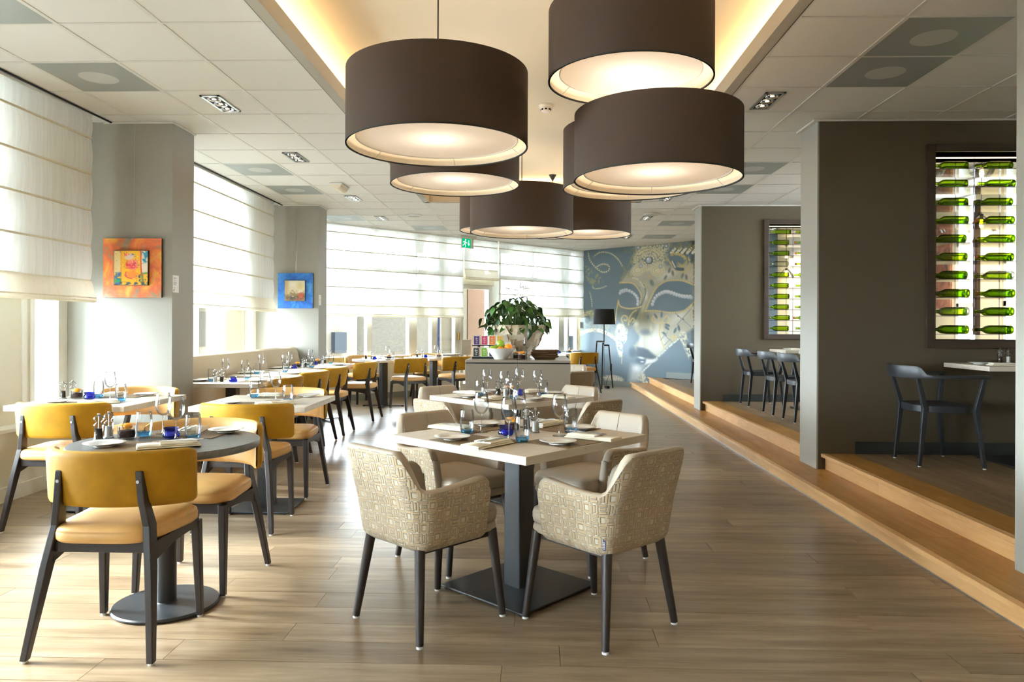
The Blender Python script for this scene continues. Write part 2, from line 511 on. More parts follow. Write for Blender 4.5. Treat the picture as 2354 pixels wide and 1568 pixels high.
# ------------------------------------------------------------------ mesh helpers
class MB:
    def __init__(self):
        self.v = []
        self.f = []
        self.uv = {}

    def add(self, verts, faces):
        o = len(self.v)
        self.v += [tuple(p) for p in verts]
        self.f += [tuple(i + o for i in f) for f in faces]
        return o

    def box(self, c, s, mat=None, rz=0.0):
        cx, cy_, cz = c
        hx, hy, hz = s[0] / 2, s[1] / 2, s[2] / 2
        vs = []
        cr, sr = math.cos(rz), math.sin(rz)
        for z in (-hz, hz):
            for x, y in ((-hx, -hy), (hx, -hy), (hx, hy), (-hx, hy)):
                vs.append(Vector((cx + x * cr - y * sr, cy_ + x * sr + y * cr, cz + z)))
        if mat is not None:
            vs = [mat @ p for p in vs]
        self.add(vs, [(0, 3, 2, 1), (4, 5, 6, 7), (0, 1, 5, 4), (1, 2, 6, 5), (2, 3, 7, 6), (3, 0, 4, 7)])
        return self

    def b2(self, x0, x1, y0, y1, z0, z1):
        return self.box(((x0 + x1) / 2, (y0 + y1) / 2, (z0 + z1) / 2), (abs(x1 - x0), abs(y1 - y0), abs(z1 - z0)))

    def loft(self, rings, closed=True, cap=True):
        """rings: lists of the same number of points"""
        n = len(rings[0])
        o = len(self.v)
        for r in rings:
            self.v += [tuple(p) for p in r]
        for i in range(len(rings) - 1):
            for j in range(n if closed else n - 1):
                k = (j + 1) % n
                self.f.append((o + i * n + j, o + i * n + k, o + (i + 1) * n + k, o + (i + 1) * n + j))
        if cap and closed:
            self.f.append(tuple(o + j for j in reversed(range(n))))
            e = o + (len(rings) - 1) * n
            self.f.append(tuple(e + j for j in range(n)))
        return self

    def lathe(self, prof, seg=24, c=(0, 0, 0), cap0=False, cap1=False, mat=None):
        rings = []
        for r, z in prof:
            ring = [Vector((c[0] + r * math.cos(2 * PI * k / seg), c[1] + r * math.sin(2 * PI * k / seg), c[2] + z)) for k in range(seg)]
            if mat is not None:
                ring = [mat @ p for p in ring]
            rings.append(ring)
        n = seg
        o = len(self.v)
        for r in rings:
            self.v += [tuple(p) for p in r]
        for i in range(len(rings) - 1):
            for j in range(n):
                k = (j + 1) % n
                self.f.append((o + i * n + j, o + i * n + k, o + (i + 1) * n + k, o + (i + 1) * n + j))
        if cap0:
            self.f.append(tuple(o + j for j in reversed(range(n))))
        if cap1:
            e = o + (len(rings) - 1) * n
            self.f.append(tuple(e + j for j in range(n)))
        return self

    def tube(self, pts, rad, seg=8, cap=True):
        """round bar through points; rad a number or one per point"""
        pts = [Vector(p) for p in pts]
        rs = rad if isinstance(rad, (list, tuple)) else [rad] * len(pts)
        rings = []
        prev = None
        for i, p in enumerate(pts):
            d = (pts[min(i + 1, len(pts) - 1)] - pts[max(i - 1, 0)]).normalized()
            a = prev if prev is not None else (Vector((0, 0, 1)) if abs(d.z) < 0.9 else Vector((1, 0, 0)))
            x = (a - d * a.dot(d)).normalized()
            prev = x
            y = d.cross(x)
            rings.append([p + (x * math.cos(2 * PI * k / seg) + y * math.sin(2 * PI * k / seg)) * rs[i] for k in range(seg)])
        return self.loft(rings, True, cap)

    def bar(self, pts, sec):
        """rectangular bar: horizontal sections (wx, wy) at each point"""
        rings = []
        for (x, y, z), (wx, wy) in zip(pts, sec):
            rings.append([(x - wx / 2, y - wy / 2, z), (x + wx / 2, y - wy / 2, z), (x + wx / 2, y + wy / 2, z), (x - wx / 2, y + wy / 2, z)])
        return self.loft(rings)

    def build(self, name, mat, parent=None, smooth=False, bevel=0.0, seg=2, angle=35, uv=None):
        me = bpy.data.meshes.new(name)
        me.from_pydata(self.v, [], self.f)
        if bevel > 0 or True:
            bm = bmesh.new()
            bm.from_mesh(me)
            bmesh.ops.recalc_face_normals(bm, faces=bm.faces)
            if bevel > 0:
                ed = [e for e in bm.edges if len(e.link_faces) == 2 and e.calc_face_angle(0) > R(30)]
                bmesh.ops.bevel(bm, geom=ed, offset=bevel, segments=seg, profile=0.5, affect='EDGES', clamp_overlap=True)
            bm.to_mesh(me)
            bm.free()
        if smooth:
            me.polygons.foreach_set('use_smooth', [True] * len(me.polygons))
            me.set_sharp_from_angle(angle=R(angle))
        if uv:
            l = me.uv_layers.new(name='UVMap')
            for lp in me.loops:
                p = me.vertices[lp.vertex_index].co
                l.data[lp.index].uv = uv(p)
        me.materials.append(mat)
        o = bpy.data.objects.new(name, me)
        COL.objects.link(o)
        if parent:
            o.parent = parent
        return o


KIDS = {}


def kids(o):
    return [c for c in bpy.data.objects if c.parent == o]


def tag(o, label=None, cat=None, group=None, kind=None):
    if label:
        o['label'] = label
    if cat:
        o['category'] = cat
    if group:
        o['group'] = group
    if kind:
        o['kind'] = kind
    return o


def thing(name, loc, rz=0.0, label=None, cat=None, group=None):
    o = bpy.data.objects.new(name, None)
    o.empty_display_size = 0.1
    o.location = loc
    o.rotation_euler = (0, 0, rz)
    COL.objects.link(o)
    return tag(o, label, cat, group)


def copy_tree(o, parent=None):
    c = o.copy()
    COL.objects.link(c)
    if parent:
        c.parent = parent
        c.matrix_parent_inverse = o.matrix_parent_inverse.copy()
    for ch in o.children:
        copy_tree(ch, c)
    return c


class Kind:
    """first call hands out the prototype itself, later calls a copy of it with all its parts"""
    def __init__(self, maker, cat, group=None):
        self.maker, self.cat, self.group, self.proto = maker, cat, group, None

    def put(self, loc, rz, label, group=None, rx=None):
        if self.proto is None:
            o = self.proto = self.maker()
        else:
            o = copy_tree(self.proto)
        o.location = loc
        o.rotation_euler = (0, 0, rz) if rx is None else rx
        tag(o, label, self.cat, group or self.group)
        return o


def struct(name, mb, mat, parent=None, **kw):
    o = mb.build(name, mat, parent, **kw)
    if parent is None:
        o['kind'] = 'structure'
    return o


def rrect(hx, hy, r, n=6):
    """rounded rectangle outline, counter-clockwise"""
    pts = []
    for cx, cy_, a0 in ((hx - r, hy - r, 0), (-hx + r, hy - r, 90), (-hx + r, -hy + r, 180), (hx - r, -hy + r, 270)):
        for k in range(n + 1):
            a = R(a0 + 90 * k / n)
            pts.append((cx + r * math.cos(a), cy_ + r * math.sin(a)))
    return pts


def pad(mb, outline, levels, crown=None):
    """cushion: the outline at several (inset, z); closed below, crowned above"""
    cx = sum(p[0] for p in outline) / len(outline)
    cy_ = sum(p[1] for p in outline) / len(outline)
    rings = []
    for ins, z in levels:
        ring = []
        for x, y in outline:
            dx, dy = x - cx, y - cy_
            d = math.hypot(dx, dy)
            k = max(0.0, (d - ins) / d)
            ring.append((cx + dx * k, cy_ + dy * k, z))
        rings.append(ring)
    mb.loft(rings)
    return mb

# ================================================================== SETTING
CZ = 3.0            # ceiling height
UZ = 3.32           # ceiling of the cove
PZ = 0.24           # platform floor
TX0, TY0, TS = -3.939, 4.114, 0.6      # ceiling grid

def far_y(x):       # window wall across the far end
    return x + 15.6


def mur_y(x):       # mural wall
    return 16.62 - 0.904 * (x - 1.05)


# ---- floor
floor = struct('floor', MB().b2(-4.0, 2.10, -2.6, 17.2, -0.06, -0.004), M['subfloor'])
PW = 0.18
y0 = 1.86
rows_n = 40
cnt = 0
plank_mesh = {}
for r_ in range(rows_n):
    ya = y0 + r_ * PW
    x = -3.98 - random.random() * 1.3
    while x < 2.08:
        L = 1.52
        a, b = max(x, -3.98), min(x + L, 2.078)
        x += L
        if b - a < 0.012:
            continue
        key = round(b - a, 2)
        if key not in plank_mesh:
            m_ = MB()
            m_.box((0, 0, -0.004), (key - 0.002, PW - 0.0022, 0.008))
            o = m_.build('floor_plank', M['plank'], floor)
            plank_mesh[key] = o
        else:
            o = plank_mesh[key].copy()
            COL.objects.link(o)
        o.location = ((a + b) / 2, ya + PW / 2, 0)
        cnt += 1
m_ = MB()
for r_ in range(rows_n, 86):
    ya = y0 + r_ * PW
    x = -3.98 - random.random() * 1.3
    while x < 2.08:
        L = 1.52
        a, b = max(x, -3.98, ya - 15.6 - 0.1), min(x + L, 2.078)
        x += L
        if b - a < 0.012 or ya > mur_y(max(a, 1.05)) + 0.2 and a > 1.0:
            continue
        m_.b2(a + 0.001, b - 0.001, ya + 0.0011, ya + PW - 0.0011, -0.008, 0)
o = m_.build('floor_plank', M['plank'], floor)
o['kind'] = 'stuff'
m_ = MB()
for r_ in range(0, 26):
    ya = y0 - (r_ + 1) * PW
    x = -3.98 - random.random()
    while x < 2.08:
        a, b = max(x, -3.98), min(x + 1.52, 2.078)
        x += 1.52
        if b - a > 0.06:
            m_.b2(a + 0.001, b - 0.001, ya + 0.0011, ya + PW - 0.0011, -0.008, 0)
o = m_.build('floor_plank', M['plank'], floor)
o['kind'] = 'stuff'

# ---- the two oak steps and the raised bays on the right
steps = bpy.data.objects.new('oak_steps', None)
COL.objects.link(steps)
steps['kind'] = 'structure'
def boards(name, x0, x1, z0, z1, mat, off, L=1.75, y_end=15.9):
    y = -2.5 + off
    while y < y_end:
        a, b = y, min(y + L, y_end)
        m_ = MB()
        m_.box((0, 0, 0), (x1 - x0, b - a - 0.0015, z1 - z0))
        o = m_.build(name, mat, steps, bevel=0.0015, seg=1)
        o.location = ((x0 + x1) / 2, (a + b) / 2, (z0 + z1) / 2)
        y += L
Z1 = 0.11
boards('riser_board', 2.08, 2.10, 0.004, Z1 - 0.028, M['oak_riser'], 0.3)
boards('step_nosing', 2.045, 2.085, Z1 - 0.028, Z1, M['oak_riser'], 0.9)
boards('tread_board', 2.085, 2.425, Z1 - 0.02, Z1, M['oak'], 1.4)
boards('riser_board', 2.41, 2.43, Z1, PZ - 0.028, M['oak_riser'], 0.7, y_end=15.5)
boards('step_nosing', 2.375, 2.415, PZ - 0.028, PZ, M['oak_riser'], 1.2, y_end=15.5)
boards('tread_board', 2.415, 2.635, PZ - 0.02, PZ, M['oak'], 0.1, y_end=15.3)
MB().b2(2.074, 2.0802, -2.5, 16.0, 0, 0.006).build('metal_strip', M['alu'], steps)
platform = struct('platform_floor', MB().b2(2.44, 6.0, -2.5, 15.4, 0.0, PZ - 0.006), M['subfloor'])
for c_ in range(8):
    xa = 2.636 + c_ * PW
    y = 1.6 - random.random()
    while y < 14.6:
        a, b = y, min(y + 1.52, mur_y(xa + PW) - 0.02)
        y += 1.52
        if b - a < 0.1:
            continue
        m_ = MB()
        m_.box((0, 0, -0.004), (PW - 0.0022, b - a - 0.002, 0.008))
        o = m_.build('floor_plank', M['bay_plank'], platform)
        o.location = (xa + PW / 2, (a + b) / 2, PZ)
m_ = MB().b2(2.636 + 8 * PW, 5.98, 0, 12.4, PZ - 0.006, PZ)
m_.build('floor_plank', M['bay_plank'], platform)

# ---- ceiling
CV = (-1.54, 1.46, 0.6, 10.14)        # cove opening, outer edge of its trim
ceil_ = bpy.data.objects.new('ceiling', None)
COL.objects.link(ceil_)
ceil_['kind'] = 'structure'
m_ = MB()
m_.b2(-4.3, CV[0], -2.6, 17.4, CZ + 0.02, CZ + 0.06)
m_.b2(CV[1], 6.2, -2.6, 17.4, CZ + 0.02, CZ + 0.06)
m_.b2(CV[0], CV[1], CV[3], 17.4, CZ + 0.02, CZ + 0.06)
m_.b2(CV[0], CV[1], -2.6, CV[2], CZ + 0.02, CZ + 0.06)
m_.build('ceiling_deck', M['ceiling_tile'], ceil_)
VENTS = {(1, -1), (1, 1), (1, 6), (1, 8), (1, 12), (10, 0), (10, 1), (10, 6), (10, 8), (10, 13), (10, 16), (3, 14)}
m_ = MB()
m_.box((0, 0, 0.006), (TS - 0.026, TS - 0.026, 0.012))
tile = m_.build('ceiling_tile', M['ceiling_tile'], ceil_)
tile.location = (0, 0, -50)
first_tile = True
vent_spots = []
def in_room(x, y):
    return y < far_y(x) + 0.45 and y < mur_y(x) + 0.45
for i in range(0, 17):
    for j in range(-3, 22):
        xa, ya = TX0 + i * TS, TY0 + j * TS
        xc, yc = xa + TS / 2, ya + TS / 2
        if xa > CV[0] - 0.1 and xa + TS < CV[1] + 0.1 and yc < CV[3]:
            continue
        if not in_room(xc, yc) or xc > 5.6:
            continue
        if xc > 4.2 and j > 5:
            continue
        if (i, j) in VENTS:
            vent_spots.append((i, j, xc, yc))
            continue
        if first_tile:
            o = tile
            first_tile = False
        else:
            o = tile.copy()
            COL.objects.link(o)
        o.location = (xc, yc, CZ + 0.004)
m_ = MB()
for i in range(0, 18):
    x = TX0 + i * TS
    if CV[0] + 0.1 < x < CV[1] - 0.1:
        m_.b2(x - 0.013, x + 0.013, CV[3], 17.2, CZ - 0.0006, CZ + 0.022)
    else:
        m_.b2(x - 0.013, x + 0.013, -2.6, 17.2, CZ - 0.0006, CZ + 0.022)
for j in range(-11, 22):
    y = TY0 + j * TS
    if y < CV[3] and y > CV[2]:
        m_.b2(-4.2, CV[0], y - 0.010, y + 0.010, CZ, CZ + 0.022)
        m_.b2(CV[1], 6.1, y - 0.010, y + 0.010, CZ, CZ + 0.022)
    else:
        m_.b2(-4.2, 6.1, y - 0.010, y + 0.010, CZ, CZ + 0.022)
o = m_.build('ceiling_grid', M['grid'], ceil_)
o['kind'] = 'stuff'
# cove: trim, shadow gap, ledge, side walls and raised ceiling
tr = bpy.data.objects.new('trim_1', None)
COL.objects.link(tr)
tr['kind'] = 'structure'
x0, x1, y0_, y1_ = CV
def frame_box(mb, w0, w1, za, zb):
    mb.b2(x0 + w0, x0 + w1, y0_, y1_ - w0, za, zb)
    mb.b2(x1 - w1, x1 - w0, y0_, y1_ - w0, za, zb)
    mb.b2(x0 + w0, x1 - w0, y1_ - w1, y1_ - w0, za, zb)
m_ = MB(); frame_box(m_, 0.0, 0.012, CZ - 0.002, CZ + 0.03); m_.build('shadow_gap', M['black'], tr)
m_ = MB(); frame_box(m_, 0.012, 0.085, CZ - 0.012, CZ + 0.10); m_.build('cove_lip', M['cove_trim'], tr, bevel=0.002)
m_ = MB(); frame_box(m_, -0.20, 0.012, CZ + 0.06, CZ + 0.10); m_.build('cove_ledge', M['cove'], tr)
m_ = MB()
m_.b2(x0 - 0.24, x0 - 0.20, y0_, y1_ + 0.2, CZ + 0.06, UZ + 0.05)
m_.b2(x1 + 0.20, x1 + 0.24, y0_, y1_ + 0.2, CZ + 0.06, UZ + 0.05)
m_.b2(x0 - 0.24, x1 + 0.24, y1_ + 0.2, y1_ + 0.24, CZ + 0.06, UZ + 0.05)
m_.b2(x0 - 0.24, x1 + 0.24, y0_ - 0.04, y0_, CZ, UZ + 0.05)
m_.build('cove_side', M['cove'], tr)
struct('raised_ceiling', MB().b2(x0 - 0.24, x1 + 0.24, y0_ - 0.04, y1_ + 0.24, UZ, UZ + 0.05), M['cove'])

# ---- left side: columns between window bays
def column(y, n):
    c = struct('column', MB().b2(-4.14, -3.07, y, y + 0.39, 0, CZ), M['wall_light'])
    MB().b2(-3.95, -3.062, y - 0.008, y + 0.398, 0, 0.10).build('baseboard', M['grey_base'], c)
    MB().b2(-3.66, -3.056, y - 0.014, y + 0.404, CZ - 0.012, CZ).build('ceiling_edge', M['grid'], c)
    return c
for n, y in enumerate((1.895, 6.12, 10.345)):
    column(y, n)
struct('wall_left', MB().b2(-4.3, -3.93, 10.73, 11.9, 0, CZ), M['wall_light'])
struct('wall_left', MB().b2(-4.3, -3.93, -2.6, -2.0, 0, CZ), M['wall_light'])

def bay(yc, y_start, n):
    """window wall of one bay; yc = front of the column that closes it, y_start = where it begins"""
    w_ = bpy.data.objects.new('window_%d' % n, None)
    COL.objects.link(w_)
    w_['kind'] = 'structure'
    X = -4.02
    MB().b2(-4.10, -3.80, y_start, yc, 0, 0.50).build('sill_wall', M['cream_paint'], w_)
    MB().b2(-4.06, -3.76, y_start, yc, 0.50, 0.53).build('window_sill', M['white_paint'], w_, bevel=0.004)
    MB().b2(-4.10, -3.90, y_start, yc, 2.94, CZ + 0.02).build('head', M['white_paint'], w_)
    m_ = MB()
    pa, pb = yc - 1.27, yc - 0.50
    m_.b2(-4.10, -3.92, pa, pb, 0.0, 2.95)
    m_.build('pier', M['cream_paint'], w_)
    m_ = MB()
    for (a, b) in ((pa + 0.05, pa + 0.10), (pb - 0.14, pb - 0.09), (pb - 0.05, pb)):
        m_.b2(-3.925, -3.905, a, b, 0.62, 2.95)
    m_.b2(-3.925, -3.905, pa + 0.10, pb - 0.14, 0.62, 0.68)
    for k_, (a, b) in enumerate(((pa + 0.05, pa + 0.10), (pb - 0.14, pb - 0.09), (pb - 0.05, pb))):
        MB().b2(-3.925, -3.905, a, b, 0.62, 2.95).build('moulding', M['white_paint'], w_, bevel=0.004)
    MB().b2(-3.83, -3.785, y_start, yc, 0, 0.11).build('skirting', M['cream_paint'], w_, bevel=0.004)
    for (a, b) in ((y_start, y_start + 0.06), (yc - 1.97, yc - 1.78), (yc - 1.33, yc - 1.27), (yc - 0.50, yc - 0.47), (yc - 0.12, yc), (y_start + 0.95, y_start + 1.03)):
        if a > y_start - 0.01:
            MB().b2(X - 0.03, X + 0.05, a, b, 0.53, 2.95).build('window_frame', M['white_paint'], w_, bevel=0.004)
    for (a, b) in ((y_start, yc - 1.27), (yc - 0.5, yc)):
        MB().b2(X - 0.025, X + 0.04, a, b, 2.27, 2.34).build('transom', M['white_paint'], w_, bevel=0.004)
    for (a, b) in ((y_start + 0.06, yc - 1.97), (yc - 1.78, yc - 1.33), (yc - 0.47, yc - 0.12)):
        MB().b2(X, X + 0.008, a, b, 0.53, 2.95 if b < yc - 0.3 else 1.62).build('pane', M['glass'], w_)
    MB().b2(X - 0.02, X + 0.03, yc - 0.47, yc - 0.12, 1.62, 2.95).build('infill_panel', M['white_paint'], w_)
    return w_
bay(1.895, -2.0, 1)
bay(6.12, 2.285, 2)
bay(10.345, 6.51, 3)

def W2M(ox, oy, ang):
    return Matrix.Translation((ox, oy, 0)) @ Matrix.Rotation(ang, 4, 'Z')

# ---- far window wall, at 45 degrees
FM = W2M(-3.92, 11.68, R(45))          # local x runs along the wall, local -y into the room
fw = bpy.data.objects.new('window_4', None)
COL.objects.link(fw)
fw['kind'] = 'structure'
fw.matrix_world = FM
MB().b2(-0.3, 3.50, 0.0, 0.16, 0.10, 0.72).build('sill_wall', M['white_paint'], fw)
MB().b2(4.42, 7.05, 0.0, 0.16, 0.10, 0.72).build('sill_wall', M['white_paint'], fw)
MB().b2(-0.3, 3.50, -0.05, 0.16, 0.72, 0.75).build('window_sill', M['white_paint'], fw, bevel=0.004)
MB().b2(4.42, 7.05, -0.05, 0.16, 0.72, 0.75).build('window_sill', M['white_paint'], fw, bevel=0.004)
MB().b2(-0.3, 3.50, -0.012, 0.0, 0, 0.10).build('skirting', M['grey_base'], fw)
MB().b2(4.42, 7.05, -0.012, 0.0, 0, 0.10).build('skirting', M['grey_base'], fw)
MB().b2(-0.3, 7.05, 0.05, 0.15, 2.94, CZ + 0.02).build('head', M['white_paint'], fw)
for (a, b) in ((-0.02, 0.05), (1.45, 1.55), (2.34, 2.52), (2.86, 3.0), (3.42, 3.54), (4.36, 4.62), (5.5, 5.58), (6.35, 6.53), (6.64, 6.70), (6.95, 7.05)):
    MB().b2(a, b, 0.04, 0.14, 0.75, 2.95).build('window_frame', M['white_paint'], fw, bevel=0.004)
for (a, b) in ((0.05, 3.42), (4.62, 6.95)):
    MB().b2(a, b, 0.05, 0.12, 2.25, 2.33).build('transom', M['white_paint'], fw, bevel=0.004)
for a in (0.75, 1.9):
    MB().b2(a, a + 0.03, 0.06, 0.11, 2.33, 2.95).build('glazing_bar', M['white_paint'], fw)
for (a, b) in ((0.05, 1.45), (1.55, 2.34), (2.52, 2.86), (3.0, 3.42), (4.62, 5.5), (5.58, 6.35), (6.53, 6.64), (6.70, 6.95)):
    MB().b2(a, b, 0.09, 0.096, 0.75, 2.95).build('pane', M['glass'], fw)
# glazed door in it
dr = bpy.data.objects.new('door_1', None)
COL.objects.link(dr)
dr['kind'] = 'structure'
dr.matrix_world = FM
for (a, b, za, zb) in ((3.54, 3.62, 0.02, 2.10), (4.28, 4.36, 0.02, 2.10), (3.62, 4.28, 0.02, 0.16), (3.62, 4.28, 2.02, 2.10)):
    MB().b2(a, b, 0.03, 0.11, za, zb).build('door_frame', M['white_paint'], dr, bevel=0.004)
MB().b2(3.50, 4.40, 0.0, 0.14, 2.10, 2.24).build('door_head', M['cream_paint'], dr, bevel=0.006)
MB().b2(3.62, 4.28, 0.06, 0.07, 0.16, 2.02).build('pane', M['glass'], dr)
MB().b2(3.54, 4.36, 0.06, 0.07, 2.24, 2.95).build('pane', M['glass'], dr)
MB().b2(3.56, 3.80, 0.015, 0.03, 0.72, 1.02).build('push_plate', M['card'], dr, bevel=0.002)
MB().b2(3.47, 3.50, -0.01, 0.04, 1.02, 1.16).build('door_handle', M['brass'], dr, bevel=0.003)

struct('roof_overhang', MB().b2(-5.5, -4.3, -2.6, 11.2, 3.06, 3.22), M['white_paint'])
# ---- roman blinds
def blind(name, origin, ang, L, zb, label, battens, ztop=2.985, hem=0.17, outset=0.05):
    t = thing(name, (origin[0], origin[1], 0), ang, label, 'blind', 'sheer roman blinds at the windows')
    zz = [ztop] + [b for b in battens if b > zb + hem + 0.03] + [zb + hem]
    nx = max(4, int(L / 0.22))
    for a, b in zip(zz[:-1], zz[1:]):
        m_ = MB()
        rings = []
        for k in range(6):
            f = k / 5
            z = a + (b - a) * f
            bul = 0.010 * math.sin(PI * f)
            rings.append([(L * i / nx, -bul * (1 + 0.5 * math.sin(i * 1.7)), z) for i in range(nx + 1)])
        m_.loft(rings, closed=False, cap=False)
        m_.build('cloth_panel', M['sheer'], t, smooth=True)
    for z in zz[1:-1]:
        MB().b2(0.004, L - 0.004, -0.012, 0.0, z - 0.007, z + 0.007).build('batten', M['batten'], t)
    m_ = MB()
    prof = [(0.002, zb + hem + 0.02), (-0.012, zb + hem), (-outset * 0.7, zb + hem * 0.55), (-outset, zb + hem * 0.22), (-outset - 0.004, zb + 0.012), (-outset + 0.02, zb), (-0.01, zb + 0.006), (0.004, zb + 0.03)]
    rings = [[(x, y + 0.003 * math.sin(x * 9), z) for y, z in prof] for x in [L * i / nx for i in range(nx + 1)]]
    m_.loft(rings, closed=False, cap=False)
    m_.build('hem_fold', M['hem'], t, smooth=True)
    m_ = MB()
    m_.b2(0, L, -outset - 0.001, -outset + 0.004, zb + hem * 0.2, zb + hem * 0.2 + 0.008)
    m_.build('hem_seam', M['batten'], t)
    MB().b2(0, L, -0.01, 0.03, ztop - 0.012, ztop + 0.012).build('head_rail', M['white_paint'], t)
    return t
BT = [2.80, 2.505, 2.213, 1.92]
blind('roman_blind', (-3.62, 2.33), R(90), 3.54, 1.46, 'sheer white roman blind over the nearest left window', BT)
blind('roman_blind', (-3.62, 6.53), R(90), 3.52, 1.465, 'sheer white roman blind above the beige banquette', BT)
blind('roman_blind', (-3.62, -1.95), R(90), 3.8, 1.46, 'sheer white roman blind beside the camera on the left', BT)
def fpt(s, off):
    p = FM @ Vector((s, -off, 0))
    return (p.x, p.y)
BF = [2.85, 2.55, 2.24, 1.935]
blind('roman_blind', fpt(0.12, 0.10), R(45), 3.38, 1.44, 'wide sheer roman blind on the far window left of the door', BF, hem=0.18, outset=0.03)
blind('roman_blind', fpt(3.53, 0.10), R(45), 0.86, 2.19, 'short raised roman blind above the glazed far door', BF, hem=0.19, outset=0.05)
blind('roman_blind', fpt(4.43, 0.10), R(45), 2.58, 1.49, 'sheer roman blind between far door and mask mural', BF, hem=0.18, outset=0.03)

sw = thing('wall_control', fpt(6.99, 0.02) + (1.32,), R(45), 'small white control box on the window frame beside the mural', 'switch')
MB().b2(-0.035, 0.035, -0.03, 0.0, -0.07, 0.07).build('box', M['white_plastic'], sw, bevel=0.006)
MB().b2(-0.02, 0.02, -0.033, -0.03, 0.01, 0.045).build('button', M['card'], sw)
# dark edge line where the ceiling meets the blinds
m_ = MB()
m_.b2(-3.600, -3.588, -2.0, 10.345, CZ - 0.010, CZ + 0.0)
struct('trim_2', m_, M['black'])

# ---- partitions with wine racks on the right
def partition(y, n):
    p = bpy.data.objects.new('wall_right', None)
    COL.objects.link(p)
    p['kind'] = 'structure'
    XA, XB = 3.285, 4.40
    ZA, ZB = 1.185, 2.73
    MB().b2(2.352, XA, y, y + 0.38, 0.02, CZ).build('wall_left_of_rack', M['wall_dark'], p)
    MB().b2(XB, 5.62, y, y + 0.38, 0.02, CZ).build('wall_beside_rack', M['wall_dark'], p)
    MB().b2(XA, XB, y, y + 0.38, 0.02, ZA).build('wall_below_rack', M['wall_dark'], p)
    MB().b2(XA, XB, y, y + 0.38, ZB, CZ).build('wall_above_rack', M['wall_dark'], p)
    MB().b2(2.338, 2.353, y + 0.001, y + 0.379, Z1, CZ).build('end_face', M['wall_light'], p)
    MB().b2(2.655, 5.6, y - 0.012, y, PZ, PZ + 0.10).build('baseboard', M['dark_base'], p, bevel=0.002)
    MB().b2(2.30, 5.6, y - 0.014, y + 0.39, CZ - 0.014, CZ).build('ceiling_edge', M['grid'], p)
    return p
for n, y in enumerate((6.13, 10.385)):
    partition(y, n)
p0 = struct('wall_right', MB().b2(2.353, 3.5, 3.22, 3.63, 0.02, CZ), M['wall_light'])
MB().b2(2.338, 2.353, 3.221, 3.629, Z1, CZ).build('end_face', M['wall_light'], p0)

# mural wall, cream wall beyond
MX = W2M(1.05, 16.62, math.atan2(-0.904, 1.0))
MLEN = (4.45 - 1.05) * math.hypot(1, 0.904)
mw = struct('wall_back', MB().b2(-0.05, MLEN + 2.6, 0.004, 0.2, 0, CZ), M['wall_cream'])
mw.matrix_world = MX
MB().b2(0, 1.86, -0.012, 0.0, 0, 0.11).build('baseboard', M['grey_base'], mw)
MB().b2(2.25, MLEN, -0.012, 0.0, PZ, PZ + 0.12).build('baseboard', M['grey_base'], mw)
MB().b2(MLEN + 0.22, MLEN + 0.9, -0.03, 0.0, 1.0, 2.9).build('window_frame', M['white_paint'], mw)
struct('wall_right', MB().b2(5.6, 5.8, 3.0, 8.45, 0, CZ), M['wall_cream'])
rw = struct('wall_right', MB().b2(5.6, 5.8, 8.95, 9.47, 0, CZ), M['wall_cream'])
struct('wall_right', MB().b2(5.6, 5.8, 9.93, 12.6, 0, CZ), M['wall_cream'])
struct('wall_right', MB().b2(5.6, 5.8, 8.45, 8.95, 0, 1.0), M['wall_cream'])
struct('wall_right', MB().b2(5.6, 5.8, 9.47, 9.93, 0, 1.0), M['wall_cream'])
w5 = bpy.data.objects.new('window_5', None); COL.objects.link(w5); w5['kind'] = 'structure'
for a, b in ((8.45, 8.95), (9.47, 9.93)):
    for ya, yb, za, zb in ((a, a + 0.05, 1, 3), (b - 0.05, b, 1, 3), (a, b, 1.0, 1.06), (a, b, 1.55, 1.61)):
        MB().b2(5.62, 5.70, ya, yb, za, zb).build('window_frame', M['white_paint'], w5)
    MB().b2(5.66, 5.67, a, b, 1, 3).build('pane', M['glass'], w5)
MB().b2(5.56, 5.60, 9.37, 9.46, 1.2, 2.9).build('dark_post', M['rack_frame'], w5)
struct('wall_front', MB().b2(-4.3, 6.0, -2.8, -2.6, 0, UZ), M['wall_plain'])
struct('wall_right', MB().b2(5.6, 5.8, -2.6, 3.0, 0, CZ), M['wall_plain'])

